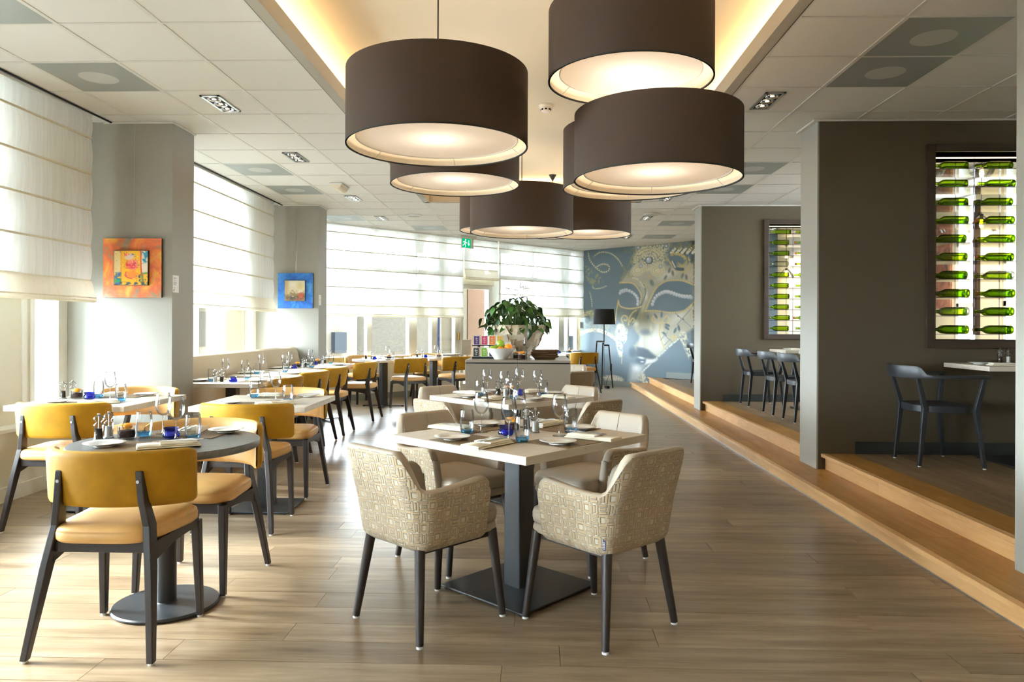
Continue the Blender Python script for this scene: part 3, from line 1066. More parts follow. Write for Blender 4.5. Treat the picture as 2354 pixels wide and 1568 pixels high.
# ---- mural painting: colours carried by a fine grid on the wall
class Canvas:
    def __init__(self, W, H, base):
        self.W, self.H = W, H
        self.c = np.zeros((H, W, 3)) + np.array(base) / 255.0
        self.Y, self.X = np.mgrid[0:H, 0:W].astype(float)
        self.rng = np.random.default_rng(3)

    def blend(self, mask, rgb):
        m = np.clip(mask, 0, 1)[..., None]
        self.c = self.c * (1 - m) + np.array(rgb) / 255.0 * m

    def grain(self, s):
        h, w_ = self.H // s + 2, self.W // s + 2
        g = self.rng.random((h, w_))
        yi, xi = self.Y / s, self.X / s
        y0, x0 = yi.astype(int), xi.astype(int)
        fy, fx = yi - y0, xi - x0
        return (g[y0, x0] * (1 - fx) + g[y0, x0 + 1] * fx) * (1 - fy) + (g[y0 + 1, x0] * (1 - fx) + g[y0 + 1, x0 + 1] * fx) * fy

    def poly(self, pts, rgb, soft=2.0, alpha=1.0, grain=None):
        ins = np.zeros((self.H, self.W), bool)
        dist = np.full((self.H, self.W), 1e9)
        n = len(pts)
        for k in range(n):
            (xa, ya), (xb, yb) = pts[k], pts[(k + 1) % n]
            cond = (ya > self.Y) != (yb > self.Y)
            xs = (xb - xa) * (self.Y - ya) / ((yb - ya) if yb != ya else 1e-9) + xa
            ins ^= cond & (self.X < xs)
            dist = np.minimum(dist, self.seg(xa, ya, xb, yb))
        m = np.where(ins, 0.5 + dist / (2 * soft), 0.5 - dist / (2 * soft))
        m = np.clip(m, 0, 1) * alpha
        if grain:
            m = m * np.clip((self.grain(grain[0]) - grain[1]) * grain[2], 0, 1)
        self.blend(m, rgb)

    def seg(self, xa, ya, xb, yb):
        dx, dy = xb - xa, yb - ya
        L2 = dx * dx + dy * dy + 1e-9
        t_ = np.clip(((self.X - xa) * dx + (self.Y - ya) * dy) / L2, 0, 1)
        return np.hypot(self.X - xa - t_ * dx, self.Y - ya - t_ * dy)

    def smooth_pts(self, pts, n=10):
        P = [np.array(p, float) for p in pts]
        out = []
        for i in range(len(P) - 1):
            p0, p1, p2, p3 = P[max(i - 1, 0)], P[i], P[i + 1], P[min(i + 2, len(P) - 1)]
            for k in range(n):
                t_ = k / n
                out.append(0.5 * ((2 * p1) + (-p0 + p2) * t_ + (2 * p0 - 5 * p1 + 4 * p2 - p3) * t_ ** 2 + (-p0 + 3 * p1 - 3 * p2 + p3) * t_ ** 3))
        out.append(P[-1])
        return out

    def stroke(self, pts, w_, rgb, alpha=1.0, grain=None):
        q_ = self.smooth_pts(pts, 6)
        d_ = np.full((self.H, self.W), 1e9)
        for a, b in zip(q_[:-1], q_[1:]):
            d_ = np.minimum(d_, self.seg(a[0], a[1], b[0], b[1]))
        m = np.clip(w_ / 2 - d_ + 0.7, 0, 1) * alpha
        if grain:
            m = m * np.clip((self.grain(grain[0]) - grain[1]) * grain[2], 0, 1)
        self.blend(m, rgb)

    def ell(self, x, y, rx, ry, rgb, rot=0.0, soft=0.25, alpha=1.0, grain=None):
        cr, sr = math.cos(rot), math.sin(rot)
        dx, dy = self.X - x, self.Y - y
        u_, v_ = (dx * cr + dy * sr) / rx, (-dx * sr + dy * cr) / ry
        m = np.clip((1 - np.hypot(u_, v_)) / soft, 0, 1) * alpha
        if grain:
            m = m * np.clip((self.grain(grain[0]) - grain[1]) * grain[2], 0, 1)
        self.blend(m, rgb)

    def beads(self, pts, r, step, rgb, hi=(255, 255, 255)):
        q_ = self.smooth_pts(pts, 12)
        acc = 0
        for a, b in zip(q_[:-1], q_[1:]):
            acc += np.hypot(*(b - a))
            if acc >= step:
                acc = 0
                self.ell(b[0], b[1], r, r, rgb, soft=0.4)
                self.ell(b[0] - r * 0.25, b[1] - r * 0.25, r * 0.5, r * 0.5, hi, soft=0.6)

    def mesh(self, name, mat, to_xyz, parent):
        H, W = self.H, self.W
        co = np.array(to_xyz(self.X / (W - 1), self.Y / (H - 1)), dtype=np.float32)
        co = np.moveaxis(co, 0, -1).reshape(-1, 3)
        idx = np.arange(H * W).reshape(H, W)
        f = np.stack([idx[:-1, :-1], idx[1:, :-1], idx[1:, 1:], idx[:-1, 1:]], -1).reshape(-1, 4)
        me = bpy.data.meshes.new(name)
        me.vertices.add(H * W)
        me.vertices.foreach_set('co', co.ravel())
        me.loops.add(f.size)
        me.loops.foreach_set('vertex_index', f.ravel().astype(np.int32))
        me.polygons.add(len(f))
        me.polygons.foreach_set('loop_start', np.arange(0, f.size, 4, dtype=np.int32))
        me.update(calc_edges=True)
        lin = np.where(self.c <= 0.04045, self.c / 12.92, ((self.c + 0.055) / 1.055) ** 2.4)
        rgba = np.concatenate([lin, np.ones((H, W, 1))], -1).reshape(-1, 4).astype(np.float32)
        a = me.color_attributes.new('paint', 'FLOAT_COLOR', 'POINT')
        a.data.foreach_set('color', rgba.ravel())
        me.materials.append(mat)
        o = bpy.data.objects.new(name, me)
        COL.objects.link(o)
        if parent:
            o.parent = parent
        return o
CVW, CVH = 470, 306
mc = Canvas(CVW, CVH, (100, 117, 128))
HG = (0.00281969, 1.15608e-05, -0.193625, 0.000159634, -0.00221577, 3.28063, 0.000117799, 4.82977e-07, 1.0)
def mp(x, y):                       # sketch units of the artwork -> cells of the wall grid
    w_ = HG[6] * x + HG[7] * y + 1
    s_ = (HG[0] * x + HG[1] * y + HG[2]) / w_
    z_ = (HG[3] * x + HG[4] * y + HG[5]) / w_
    return (s_ / MLEN * (CVW - 1), (CZ - z_) / CZ * (CVH - 1))
K_ = 0.235
def P_(*a): return [mp(x, y) for x, y in a]
def mpoly(pts, rgb, soft=8, **kw): mc.poly(P_(*pts), rgb, soft * K_, **kw)
def mstroke(pts, w_, rgb, **kw): mc.stroke(P_(*pts), max(1.3, w_ * K_), rgb, **kw)
def mell(x, y, rx, ry, rgb, **kw):
    a = mp(x, y); mc.ell(a[0], a[1], rx * K_, ry * K_ * 0.95, rgb, **kw)
def mbeads(pts, r, step, rgb, **kw): mc.beads(P_(*pts), r * K_, step * K_, rgb, **kw)
GOLD, CREAM, DARK, SIL = (206, 186, 122), (226, 220, 190), (62, 78, 88), (206, 205, 190)
# cool ground, paler to the lower left with painted-in window haze
mell(250, 1250, 900, 560, (142, 162, 178), soft=0.9, alpha=0.8)
mell(1100, 1330, 420, 330, (120, 142, 158), soft=0.9, alpha=0.7)
mpoly([(1205, 20), (1344, 20), (1344, 1568), (1205, 1568)], (40, 40, 36), 4, alpha=0.55)  # unlit end of the mural, its shade painted on
mell(40, 500, 120, 260, (150, 160, 170), soft=0.9, alpha=0.6)
# face: forehead, cheek and chin of the half mask
mpoly([(560, 330), (640, 260), (900, 250), (1010, 280), (1250, 240), (1250, 470), (1100, 430), (960, 432), (880, 470), (830, 530), (780, 640), (740, 735), (850, 735), (1000, 750), (1130, 730), (1240, 640), (1250, 900), (1090, 1010), (940, 1130), (830, 1250), (740, 1290), (640, 1210), (620, 1100), (690, 1010), (640, 950), (600, 880), (650, 790), (690, 690), (700, 600), (670, 500), (600, 450), (470, 450)], (186, 184, 164), 16)
mpoly([(480, 450), (600, 455), (660, 520), (690, 600), (650, 690), (560, 712), (478, 690), (452, 640), (440, 560)], (96, 114, 124), 8)
mpoly([(450, 640), (480, 690), (560, 714), (645, 706), (690, 690), (645, 800), (600, 880), (570, 940), (500, 880), (440, 830), (424, 730)], (104, 112, 104), 8)
mell(1080, 790, 170, 70, (236, 234, 222), soft=0.9, rot=-0.5, alpha=0.9)
mell(960, 370, 160, 60, (240, 240, 230), soft=0.9, rot=-0.35, alpha=0.9)
mell(1180, 370, 70, 80, (226, 196, 176), soft=0.9, alpha=0.6)
mell(840, 1060, 150, 150, (238, 240, 240), soft=0.9, alpha=0.95)
mell(690, 1060, 36, 130, (220, 228, 236), soft=0.9, alpha=0.8)
mell(870, 880, 60, 130, (230, 230, 216), soft=0.9, alpha=0.7)
# nose
mpoly([(735, 500), (790, 560), (740, 720), (800, 780), (820, 900), (790, 985), (700, 985), (620, 910), (600, 870), (650, 780), (700, 640)], (160, 158, 132), 30, alpha=0.9)
mell(742, 585, 26, 80, (250, 246, 232), soft=0.9, rot=0.12)
mell(712, 700, 18, 90, (210, 206, 180), soft=0.9, rot=0.32)
mell(640, 870, 40, 44, (232, 232, 220), soft=0.9)
mell(745, 800, 50, 70, (120, 116, 88), soft=0.9, alpha=0.7)
mell(735, 955, 85, 42, (92, 104, 112), soft=0.7, alpha=0.95)
mell(790, 915, 26, 60, (206, 204, 180), soft=0.8, alpha=0.8)
mell(760, 800, 14, 26, DARK, soft=0.5)
mstroke([(600, 880), (640, 800), (680, 700), (735, 560), (715, 470)], 12, (70, 78, 74), alpha=0.6)
# right eye opening and its lines
mpoly([(850, 732), (800, 712), (815, 600), (840, 530), (890, 470), (960, 432), (1100, 430), (1250, 482), (1240, 640), (1130, 732), (1000, 752)], (92, 112, 124), 8)
for pts in ([(740, 720), (790, 600), (840, 510), (890, 462), (960, 428), (1100, 424), (1250, 476)], [(720, 740), (850, 738), (1000, 756), (1130, 738), (1240, 644)], [(470, 448), (590, 450), (650, 500), (690, 580), (680, 660)], [(456, 630), (476, 690), (560, 714), (650, 706), (700, 690)], [(456, 630), (436, 740), (424, 860)]):
    mstroke(pts, 13, GOLD)
    mbeads(pts, 5, 16, CREAM)
mbeads([(452, 575), (500, 538), (560, 530), (620, 565), (655, 620), (650, 700)], 20, 26, (206, 214, 228))
mbeads([(455, 545), (505, 520), (560, 518)], 14, 22, (214, 220, 232))
mbeads([(800, 705), (812, 650), (845, 590), (900, 555), (960, 542), (1050, 570), (1120, 588), (1205, 600)], 22, 27, (206, 214, 230))
mbeads([(850, 580), (920, 540), (1000, 545), (1100, 580), (1200, 585)], 16, 24, (226, 230, 240))
# lips and jaw
mell(600, 1160, 56, 66, (78, 96, 112), soft=0.6)
mell(690, 1175, 96, 66, (80, 98, 114), soft=0.5)
mpoly([(640, 1110), (760, 1140), (860, 1220), (800, 1240), (680, 1210)], (76, 92, 108), 14)
mell(690, 1250, 70, 46, (96, 114, 130), soft=0.4)
mell(690, 1222, 52, 16, (228, 236, 244), soft=0.8, rot=0.15)
mell(700, 1262, 30, 10, (236, 240, 246), soft=0.8)
mpoly([(745, 1240), (860, 1236), (830, 1262), (730, 1290)], (232, 236, 236), 10)
mpoly([(590, 1290), (720, 1300), (700, 1400), (640, 1470), (560, 1470)], (206, 216, 220), 30, alpha=0.9)
mell(640, 1330, 60, 50, (240, 242, 244), soft=0.9)
mstroke([(700, 1370), (800, 1270), (940, 1140), (1070, 1030)], 16, (216, 222, 220), grain=(2, 0.15, 2.0))
mstroke([(885, 880), (880, 980), (930, 1130)], 10, GOLD)
# head piece: lace fan, scrolls, stones
mell(770, 210, 215, 130, CREAM, soft=0.25, alpha=0.95, grain=(2, 0.12, 2.6))
mpoly([(620, 60), (990, 40), (960, 150), (640, 170)], CREAM, 20, grain=(2, 0.2, 2.4))
for rr, cc in ((150, (170, 160, 116)), (118, (188, 178, 134)), (88, (160, 150, 108))):
    mstroke([(770 + rr * 1.15 * math.cos(a), 210 - rr * math.sin(a)) for a in [PI * k / 10 - 0.2 for k in range(13)]], 8, cc, grain=(2, 0.3, 3))
for sx, sy in ((655, 320), (860, 325)):
    mell(sx, sy, 84, 62, (232, 226, 198), soft=0.25)
    for rr in (58, 36):
        mstroke([(sx + rr * math.cos(a), sy + rr * 0.8 * math.sin(a)) for a in [2 * PI * k / 12 for k in range(13)]], 6, (196, 186, 146))
    mell(sx + 30, sy - 46, 24, 24, (120, 128, 128), soft=0.5)
    mell(sx + 30, sy - 46, 17, 17, (216, 224, 240), soft=0.5)
mell(770, 218, 72, 62, (84, 88, 76), soft=0.5)
mbeads([(720, 215), (740, 260), (800, 262), (822, 215), (800, 175), (740, 175), (720, 215)], 13, 22, (216, 210, 180))
mell(768, 215, 36, 36, (196, 206, 226), soft=0.4)
mell(760, 205, 16, 16, (250, 252, 255), soft=0.5)
for sx, sy in ((660, 86), (948, 70)):
    mell(sx, sy, 26, 26, (90, 96, 92), soft=0.4)
    mell(sx, sy, 19, 19, (206, 214, 232), soft=0.5)
for pts in ([(500, 400), (540, 300), (600, 200), (620, 130)], [(520, 110), (560, 130), (600, 100)], [(480, 420), (520, 330), (500, 280)], [(560, 330), (560, 390), (600, 380)]):
    mstroke(pts, 22, (150, 142, 96), grain=(2, 0.3, 2.6))
for x_ in range(1000, 1240, 55):
    mstroke([(x_, 140), (x_ + 40, 96)], 26, (238, 236, 226))
    mstroke([(x_ + 22, 150), (x_ + 60, 106)], 10, (60, 62, 58))
mpoly([(990, 40), (1250, 20), (1250, 110), (1000, 130)], (150, 138, 92), 8, grain=(2, 0.45, 4))
mstroke([(1000, 160), (1060, 150), (1130, 180), (1150, 240), (1110, 280), (1070, 250)], 26, GOLD, grain=(2, 0.2, 2.5))
mstroke([(960, 200), (1000, 260), (1060, 320), (1140, 330), (1190, 270), (1180, 190)], 18, GOLD, grain=(2, 0.2, 2.5))
mstroke([(1020, 240), (1050, 300), (1120, 310)], 26, (70, 84, 96))
mstroke([(1010, 230), (1040, 290)], 12, (232, 236, 240))
for x_, y_, r_ in ((980, 320, 0.3), (1015, 350, -0.2), (1115, 375, 0.4), (1155, 390, -0.2), (940, 395, 0.6)):
    mell(x_, y_, 17, 34, (110, 112, 100), rot=r_, soft=0.5)
mell(800, 450, 26, 44, (100, 112, 110), rot=-0.5, soft=0.5)
mstroke([(600, 400), (660, 420), (720, 500)], 16, CREAM, grain=(2, 0.2, 2.5))
mstroke([(740, 480), (760, 400), (800, 360)], 16, GOLD, grain=(2, 0.25, 2.5))
# cheek ornament
for pts in ([(880, 830), (840, 770), (820, 800), (860, 870), (900, 850)], [(900, 850), (950, 790), (980, 830), (950, 870), (905, 850)], [(905, 850), (910, 940), (890, 990)], [(830, 780), (800, 820), (830, 860)]):
    mstroke(pts, 12, (222, 206, 156))
for x_, y_, r_ in ((900, 778, 0.1), (840, 790, -0.7), (955, 915, -1.0), (930, 975, -0.9), (1040, 940, 0.5), (1078, 915, -0.2), (960, 885, -1.2)):
    mell(x_, y_, 15, 36, (74, 92, 104), rot=r_, soft=0.4)
for a, b in (((900, 960), (1010, 1060)), ((890, 1040), (960, 960)), ((930, 1090), (1030, 990)), ((1040, 760), (1200, 900)), ((1060, 880), (1200, 720))):
    mstroke([a, b], 4, (130, 136, 134))
for x_, y_ in ((1070, 792), (1124, 824)):
    mell(x_, y_, 9, 9, DARK, soft=0.4)
# trailing lace on both cheeks
mpoly([(440, 880), (500, 862), (550, 930), (540, 1040), (500, 1090), (498, 1210), (462, 1215), (432, 1090), (416, 980)], (222, 220, 200), 8, grain=(3, 0.1, 2.2))
mell(470, 930, 46, 70, (236, 232, 216), soft=0.3, grain=(2, 0.1, 2))
mell(462, 950, 16, 26, (130, 142, 150), soft=0.4)
mstroke([(490, 1210), (488, 1280)], 7, (216, 206, 170))
mell(1120, 1000, 46, 60, (226, 222, 200), soft=0.3, grain=(2, 0.15, 2))
mpoly([(1090, 1020), (1160, 980), (1210, 1200), (1180, 1230)], (220, 216, 192), 8, grain=(3, 0.2, 2.2))
mstroke([(1000, 1020), (1020, 1000), (1050, 1010), (1040, 1045)], 14, GOLD)
for pts in ([(500, 860), (486, 820), (510, 786), (545, 800), (540, 835), (515, 832)], [(560, 880), (566, 820), (600, 760), (640, 732)], [(575, 850), (600, 815), (622, 830), (606, 856)]):
    mstroke(pts, 13, GOLD)
# ropes and curls at the left
for pts, w_ in (([(145, 130), (160, 210), (215, 285), (290, 338), (355, 322), (352, 270), (285, 258), (225, 290)], 20), ([(200, 180), (270, 135), (370, 145), (450, 205), (500, 285)], 18), ([(190, 470), (200, 505), (270, 505), (335, 480)], 14), ([(160, 540), (178, 620), (185, 700)], 16)):
    mstroke(pts, w_, (150, 150, 128), grain=(2, 0.15, 2.2))
    mbeads(pts, w_ * 0.42, w_ * 0.95, (214, 210, 190))
mpoly([(110, 270), (180, 300), (280, 380), (300, 440), (200, 480), (120, 420)], (150, 150, 120), 12, grain=(4, 0.42, 4))
mpoly([(20, 790), (60, 750), (190, 725), (420, 930), (430, 1010), (330, 950), (200, 930), (20, 1000)], (150, 158, 146), 12, grain=(4, 0.12, 1.8))
mpoly([(60, 760), (190, 730), (200, 780), (70, 800)], (216, 204, 150), 6, grain=(2, 0.3, 3))
mell(140, 830, 40, 50, (66, 78, 82), soft=0.5, rot=0.6)
mstroke([(15, 1020), (90, 960), (210, 935), (330, 965), (430, 1030)], 34, (222, 216, 192), grain=(2, 0.1, 2.4))
# pale feathering at the foot
mell(390, 1440, 150, 46, (232, 230, 216), soft=0.25, grain=(3, 0.1, 2.4))
mell(690, 1420, 62, 46, (222, 220, 204), soft=0.3, grain=(3, 0.2, 2.4))
mell(730, 1470, 46, 30, (222, 220, 204), soft=0.3, grain=(3, 0.2, 2.4))
mstroke([(1225, 30), (1235, 300), (1228, 620), (1236, 1000)], 16, (120, 104, 56), grain=(2, 0.4, 4))
mc.mesh('mural', M['mural'], lambda fx, fy: (fx * MLEN, 0 * fx - 0.001, CZ * (1 - fy)), mw)

# ---- beyond the windows
gr = struct('ground', MB().b2(-40, 20, -20, 60, -0.30, -0.20), M['asphalt'])
# a red post and a low house outside the left windows
def outside_wall(name, ox, oy, ang, L, H_, mat, label, th=0.3):
    m_ = MB().b2(0, L, 0, th, 0, H_)
    o = m_.build(name, mat, None, uv=lambda p: (p.x + p.y, p.z))
    o.matrix_world = Matrix.Translation((ox, oy, -0.2)) @ Matrix.Rotation(ang, 4, 'Z')
    return tag(o, label, 'building' if 'house' in name or 'building' in name else 'wall')
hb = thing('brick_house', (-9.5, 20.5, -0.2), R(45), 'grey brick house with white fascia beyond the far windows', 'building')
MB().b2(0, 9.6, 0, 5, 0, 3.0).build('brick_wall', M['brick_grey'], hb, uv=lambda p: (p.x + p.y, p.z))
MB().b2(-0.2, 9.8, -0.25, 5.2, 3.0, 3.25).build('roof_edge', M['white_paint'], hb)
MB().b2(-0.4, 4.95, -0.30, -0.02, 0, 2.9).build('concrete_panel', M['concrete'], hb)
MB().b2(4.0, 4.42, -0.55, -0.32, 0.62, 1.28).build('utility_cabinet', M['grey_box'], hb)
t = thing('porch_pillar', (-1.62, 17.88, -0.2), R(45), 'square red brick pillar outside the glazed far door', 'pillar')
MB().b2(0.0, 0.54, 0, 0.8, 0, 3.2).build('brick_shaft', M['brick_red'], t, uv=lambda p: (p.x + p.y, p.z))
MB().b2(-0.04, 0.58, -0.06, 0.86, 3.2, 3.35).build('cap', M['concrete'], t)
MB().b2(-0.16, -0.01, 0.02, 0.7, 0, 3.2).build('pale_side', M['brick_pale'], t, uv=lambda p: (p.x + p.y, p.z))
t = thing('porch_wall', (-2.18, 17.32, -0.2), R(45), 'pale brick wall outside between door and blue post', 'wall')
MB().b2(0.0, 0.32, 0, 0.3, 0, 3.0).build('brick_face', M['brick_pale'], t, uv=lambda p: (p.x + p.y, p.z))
MB().b2(-0.03, 0.35, -0.05, 0.35, 3.0, 3.1).build('cap', M['concrete'], t)
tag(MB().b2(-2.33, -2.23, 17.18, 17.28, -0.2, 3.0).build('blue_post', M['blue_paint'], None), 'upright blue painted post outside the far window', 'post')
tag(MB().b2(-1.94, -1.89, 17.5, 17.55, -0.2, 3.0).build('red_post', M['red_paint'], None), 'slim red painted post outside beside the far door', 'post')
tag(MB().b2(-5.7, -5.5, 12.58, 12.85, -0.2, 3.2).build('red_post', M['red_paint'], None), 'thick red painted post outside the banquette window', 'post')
h2 = thing('white_house', (-12.6, 25.5, -0.2), 0, 'white brick house with blue window outside left', 'building')
MB().b2(-3, 2.0, 0, 4, 0, 2.6).build('brick_wall', M['brick_pale'], h2, uv=lambda p: (p.x + p.y, p.z))
f_ = MB().b2(-0.9, 1.7, -0.06, 0.0, 1.05, 2.3).build('window', M['white_paint'], h2)
MB().b2(-0.8, 0.35, -0.08, -0.05, 1.12, 2.2).build('pane', M['blue_paint'], f_)
MB().b2(0.45, 1.6, -0.08, -0.05, 1.12, 2.2).build('pane', M['blue_paint'], f_)
t = thing('parking_meter', (1.05, 19.6, -0.2), R(45), 'dark grey machine standing outside right of the far door', 'machine')
MB().b2(-0.35, 0.35, -0.2, 0.2, 0, 1.25).build('body', M['grey_box'], t, bevel=0.03)
MB().b2(-0.22, 0.22, -0.215, -0.2, 0.6, 0.95).build('screen', M['card'], t, bevel=0.01)

# ================================================================== LAMPS
def pendant(x, y, zb, r, h, label, energy=3.0):
    t = thing('drum_pendant', (x, y, zb), 0, label, 'lamp', 'brown drum pendants in the ceiling cove')
    seg = 72
    MB().lathe([(r - 0.006, 0.0), (r, 0.0), (r, h), (r - 0.006, h)], seg).build('shade', M['shade'], t, smooth=True)
    li = MB().lathe([(r - 0.0065, 0.0), (r - 0.0065, h)], seg).build('lining', M['shade_in'], t, smooth=True)
    MB().lathe([(0.001, 0.045), (r - 0.055, 0.045)], seg).build('diffuser', M['diffuser'], t, smooth=True)
    MB().lathe([(r - 0.058, 0.040), (r - 0.052, 0.040), (r - 0.052, 0.052), (r - 0.058, 0.052), (r - 0.058, 0.040)], seg).build('diffuser_rim', M['white_plastic'], t, smooth=True)
    for k in range(6):
        a = R(25 + 60 * k)
        MB().tube([((r - 0.055) * math.cos(a), (r - 0.055) * math.sin(a), 0.046), ((r - 0.007) * math.cos(a), (r - 0.007) * math.sin(a), 0.012)], 0.0025, 6).build('spoke', M['white_plastic'], t)
    MB().lathe([(r + 0.0015, 0.0), (r + 0.0015, 0.007), (r - 0.007, 0.007), (r - 0.007, 0.0), (r + 0.0015, 0.0)], seg).build('hem', M['black'], t, smooth=True)
    ch = UZ - zb
    MB().tube([(0, 0, h - 0.02), (0, 0, ch - 0.05)], 0.004, 6).build('cord', M['black'], t)
    MB().lathe([(0.003, ch - 0.09), (0.05, ch - 0.006), (0.05, ch)], 24, cap0=True, cap1=True).build('canopy', M['black'], t, smooth=True)
    m_ = MB()
    for k in range(3):
        a = R(120 * k)
        m_.tube([(0, 0, h - 0.02), ((r - 0.01) * math.cos(a), (r - 0.01) * math.sin(a), h - 0.02)], 0.004, 6)
    m_.build('spider', M['alu'], t)
    l = bpy.data.lights.new('bulb', 'POINT')
    l.energy = energy
    l.color = (1.0, 0.84, 0.68)
    l.shadow_soft_size = 0.06
    lo = bpy.data.objects.new('bulb', l)
    lo.location = (0, 0, 0.20)
    COL.objects.link(lo)
    lo.parent = t
    return t
pendant(-0.54, 4.05, 2.27, 0.50, 0.41, 'large brown drum pendant at left, nearest of the left ones')
pendant(0.465, 3.60, 2.48, 0.40, 0.345, 'brown drum pendant cut by the top of the picture')
pendant(0.665, 4.00, 2.075, 0.45, 0.36, 'low brown drum pendant at right below the cropped one')
pendant(0.64, 4.92, 2.20, 0.45, 0.395, 'brown drum pendant mostly hidden behind the low right pendant')
pendant(-0.62, 5.69, 2.377, 0.50, 0.40, 'brown drum pendant directly behind the large left pendant')
pendant(-0.125, 7.12, 2.19, 0.50, 0.41, 'brown drum pendant hanging lowest in the middle of the cluster')
pendant(-0.37, 8.50, 2.39, 0.50, 0.40, 'brown drum pendant peeking out left of the middle one')
pendant(0.67, 8.95, 2.40, 0.50, 0.40, 'brown drum pendant behind and right of the middle one')
pendant(0.24, 9.85, 2.50, 0.40, 0.34, 'rearmost brown drum pendant with a visible black cone canopy')

def spot(i, j, label):
    xc, yc = TX0 + (i + 0.5) * TS, TY0 + (j + 0.5) * TS
    t = thing('recessed_spotlight', (xc, yc, CZ), 0, label, 'light', 'triple recessed spotlights in the ceiling')
    m_ = MB()
    m_.b2(-0.075, 0.075, -0.205, -0.185, -0.006, 0.002); m_.b2(-0.075, 0.075, 0.185, 0.205, -0.006, 0.002)
    m_.b2(-0.075, -0.055, -0.205, 0.205, -0.006, 0.002); m_.b2(0.055, 0.075, -0.205, 0.205, -0.006, 0.002)
    m_.build('frame', M['alu'], t)
    MB().b2(-0.058, 0.058, -0.19, 0.19, -0.0012, -0.0006).build('housing', M['black'], t)
    for k in (-0.12, 0, 0.12):
        ring = MB().lathe([(0.052, -0.002), (0.050, -0.009), (0.036, -0.006), (0.030, -0.002)], 20, c=(0, k, 0)).build('lamp_ring', M['chrome'], t, smooth=True)
        MB().lathe([(0.0005, -0.004), (0.016, -0.004)], 16, c=(0, k, 0)).build('bulb', M['lamp_on'], ring)
    return t
for i, j, lb in ((2, 2, 'triple spotlight nearest on the left side of the ceiling'), (2, 5, 'second triple spotlight from the front on the left'), (2, 9, 'third triple spotlight from the front on the left'),
                 (2, 12, 'fourth triple spotlight from the front on the left'), (9, 2, 'triple spotlight nearest on the right side of the ceiling'), (9, 9, 'triple spotlight right of the pendants above the rear partition'),
                 (9, 12, 'triple spotlight third from the front on the right'), (9, 16, 'rearmost triple spotlight on the right near the mural'),
                 (14, 8, 'added triple spotlight over the cream wall behind the nearer rack'), (14, 6, 'added triple spotlight deep in the bay behind the nearer partition'), (13, 14, 'added triple spotlight over the wall behind the rear rack')):  # these bay fixtures are added to go with the fill spots
    spot(i, j, lb)
VL = {(1, -1): 'grey vent panel in the ceiling cut by the top left corner', (1, 1): 'grey vent panel over the nearest left blind', (1, 6): 'grey vent panel left of the second left spotlight', (1, 8): 'grey vent panel left of the white emergency light', (1, 12): 'faint grey vent panel above the far left window',
      (10, 0): 'large grey vent panel at upper right nearest the camera', (10, 1): 'second grey vent panel at upper right', (10, 6): 'grey vent panel behind the nearer right partition top', (10, 8): 'grey vent panel beside the low right pendant', (10, 13): 'grey vent panel above the rear right platform', (10, 16): 'rearmost grey vent panel at right near the mural', (3, 14): 'rear grey vent panel above the far exit sign'}
for i, j, xc, yc in vent_spots:
    t = thing('ceiling_vent', (xc, yc, CZ), 0, VL[(i, j)], 'vent', 'perforated vent panels in the ceiling')
    MB().box((0, 0, 0.005), (TS - 0.026, TS - 0.026, 0.010)).build('perforated_plate', M['vent_metal'], t)
    MB().lathe([(0.0005, -0.0008), (0.125, -0.0008), (0.125, 0.002)], 40).build('diffuser_disc', M['vent_disc'], t)
def detector(x, y, z, r, lb):
    t = thing('smoke_detector', (x, y, z), 0, lb, 'detector')
    MB().lathe([(r, 0.0), (r, -0.02), (r * 0.92, -0.03)], 28, cap0=True, cap1=True).build('base', M['white_plastic'], t, smooth=True)
    MB().lathe([(r * 0.75, -0.03), (r * 0.72, -0.055), (r * 0.5, -0.066)], 28, cap0=True, cap1=True).build('chamber', M['white_plastic'], t, smooth=True)
    m_ = MB()
    for k in range(8):
        a = 2 * PI * k / 8
        m_.box((r * 0.745 * math.cos(a), r * 0.745 * math.sin(a), -0.045), (0.006, 0.018, 0.014), rz=a)
    m_.build('vent_slot', M['grey_box'], t)['kind'] = 'stuff'
    return t
detector(0.10, 6.75, UZ, 0.062, 'white smoke detector on the cove ceiling between pendants')
def disc(x, y, lb):
    t = thing('ceiling_speaker', (x, y, CZ), 0, lb, 'speaker')
    MB().lathe([(0.125, 0), (0.122, -0.012), (0.10, -0.018)], 36, cap0=True, cap1=True).build('rim', M['white_plastic'], t, smooth=True)
    MB().lathe([(0.0005, -0.0192), (0.095, -0.0192)], 32).build('grille', M['vent_disc'], t)
disc(-1.87, 11.3, 'round white ceiling speaker left of the pendants')
disc(1.79, 11.2, 'round white ceiling speaker right of the pendants')
t = thing('emergency_light', (-2.39, 8.9, CZ), 0, 'white emergency light unit on the left ceiling', 'light')
MB().b2(-0.075, 0.075, -0.17, 0.17, -0.018, 0).build('back_plate', M['white_plastic'], t, bevel=0.004)
m_ = MB()
m_.loft([[(0.062 * math.cos(a), yy, -0.018 - 0.05 * math.sin(a)) for a in [PI * k / 10 for k in range(11)]] for yy in (-0.16, 0.16)])
m_.build('cover', M['shade_in'], t, smooth=True)
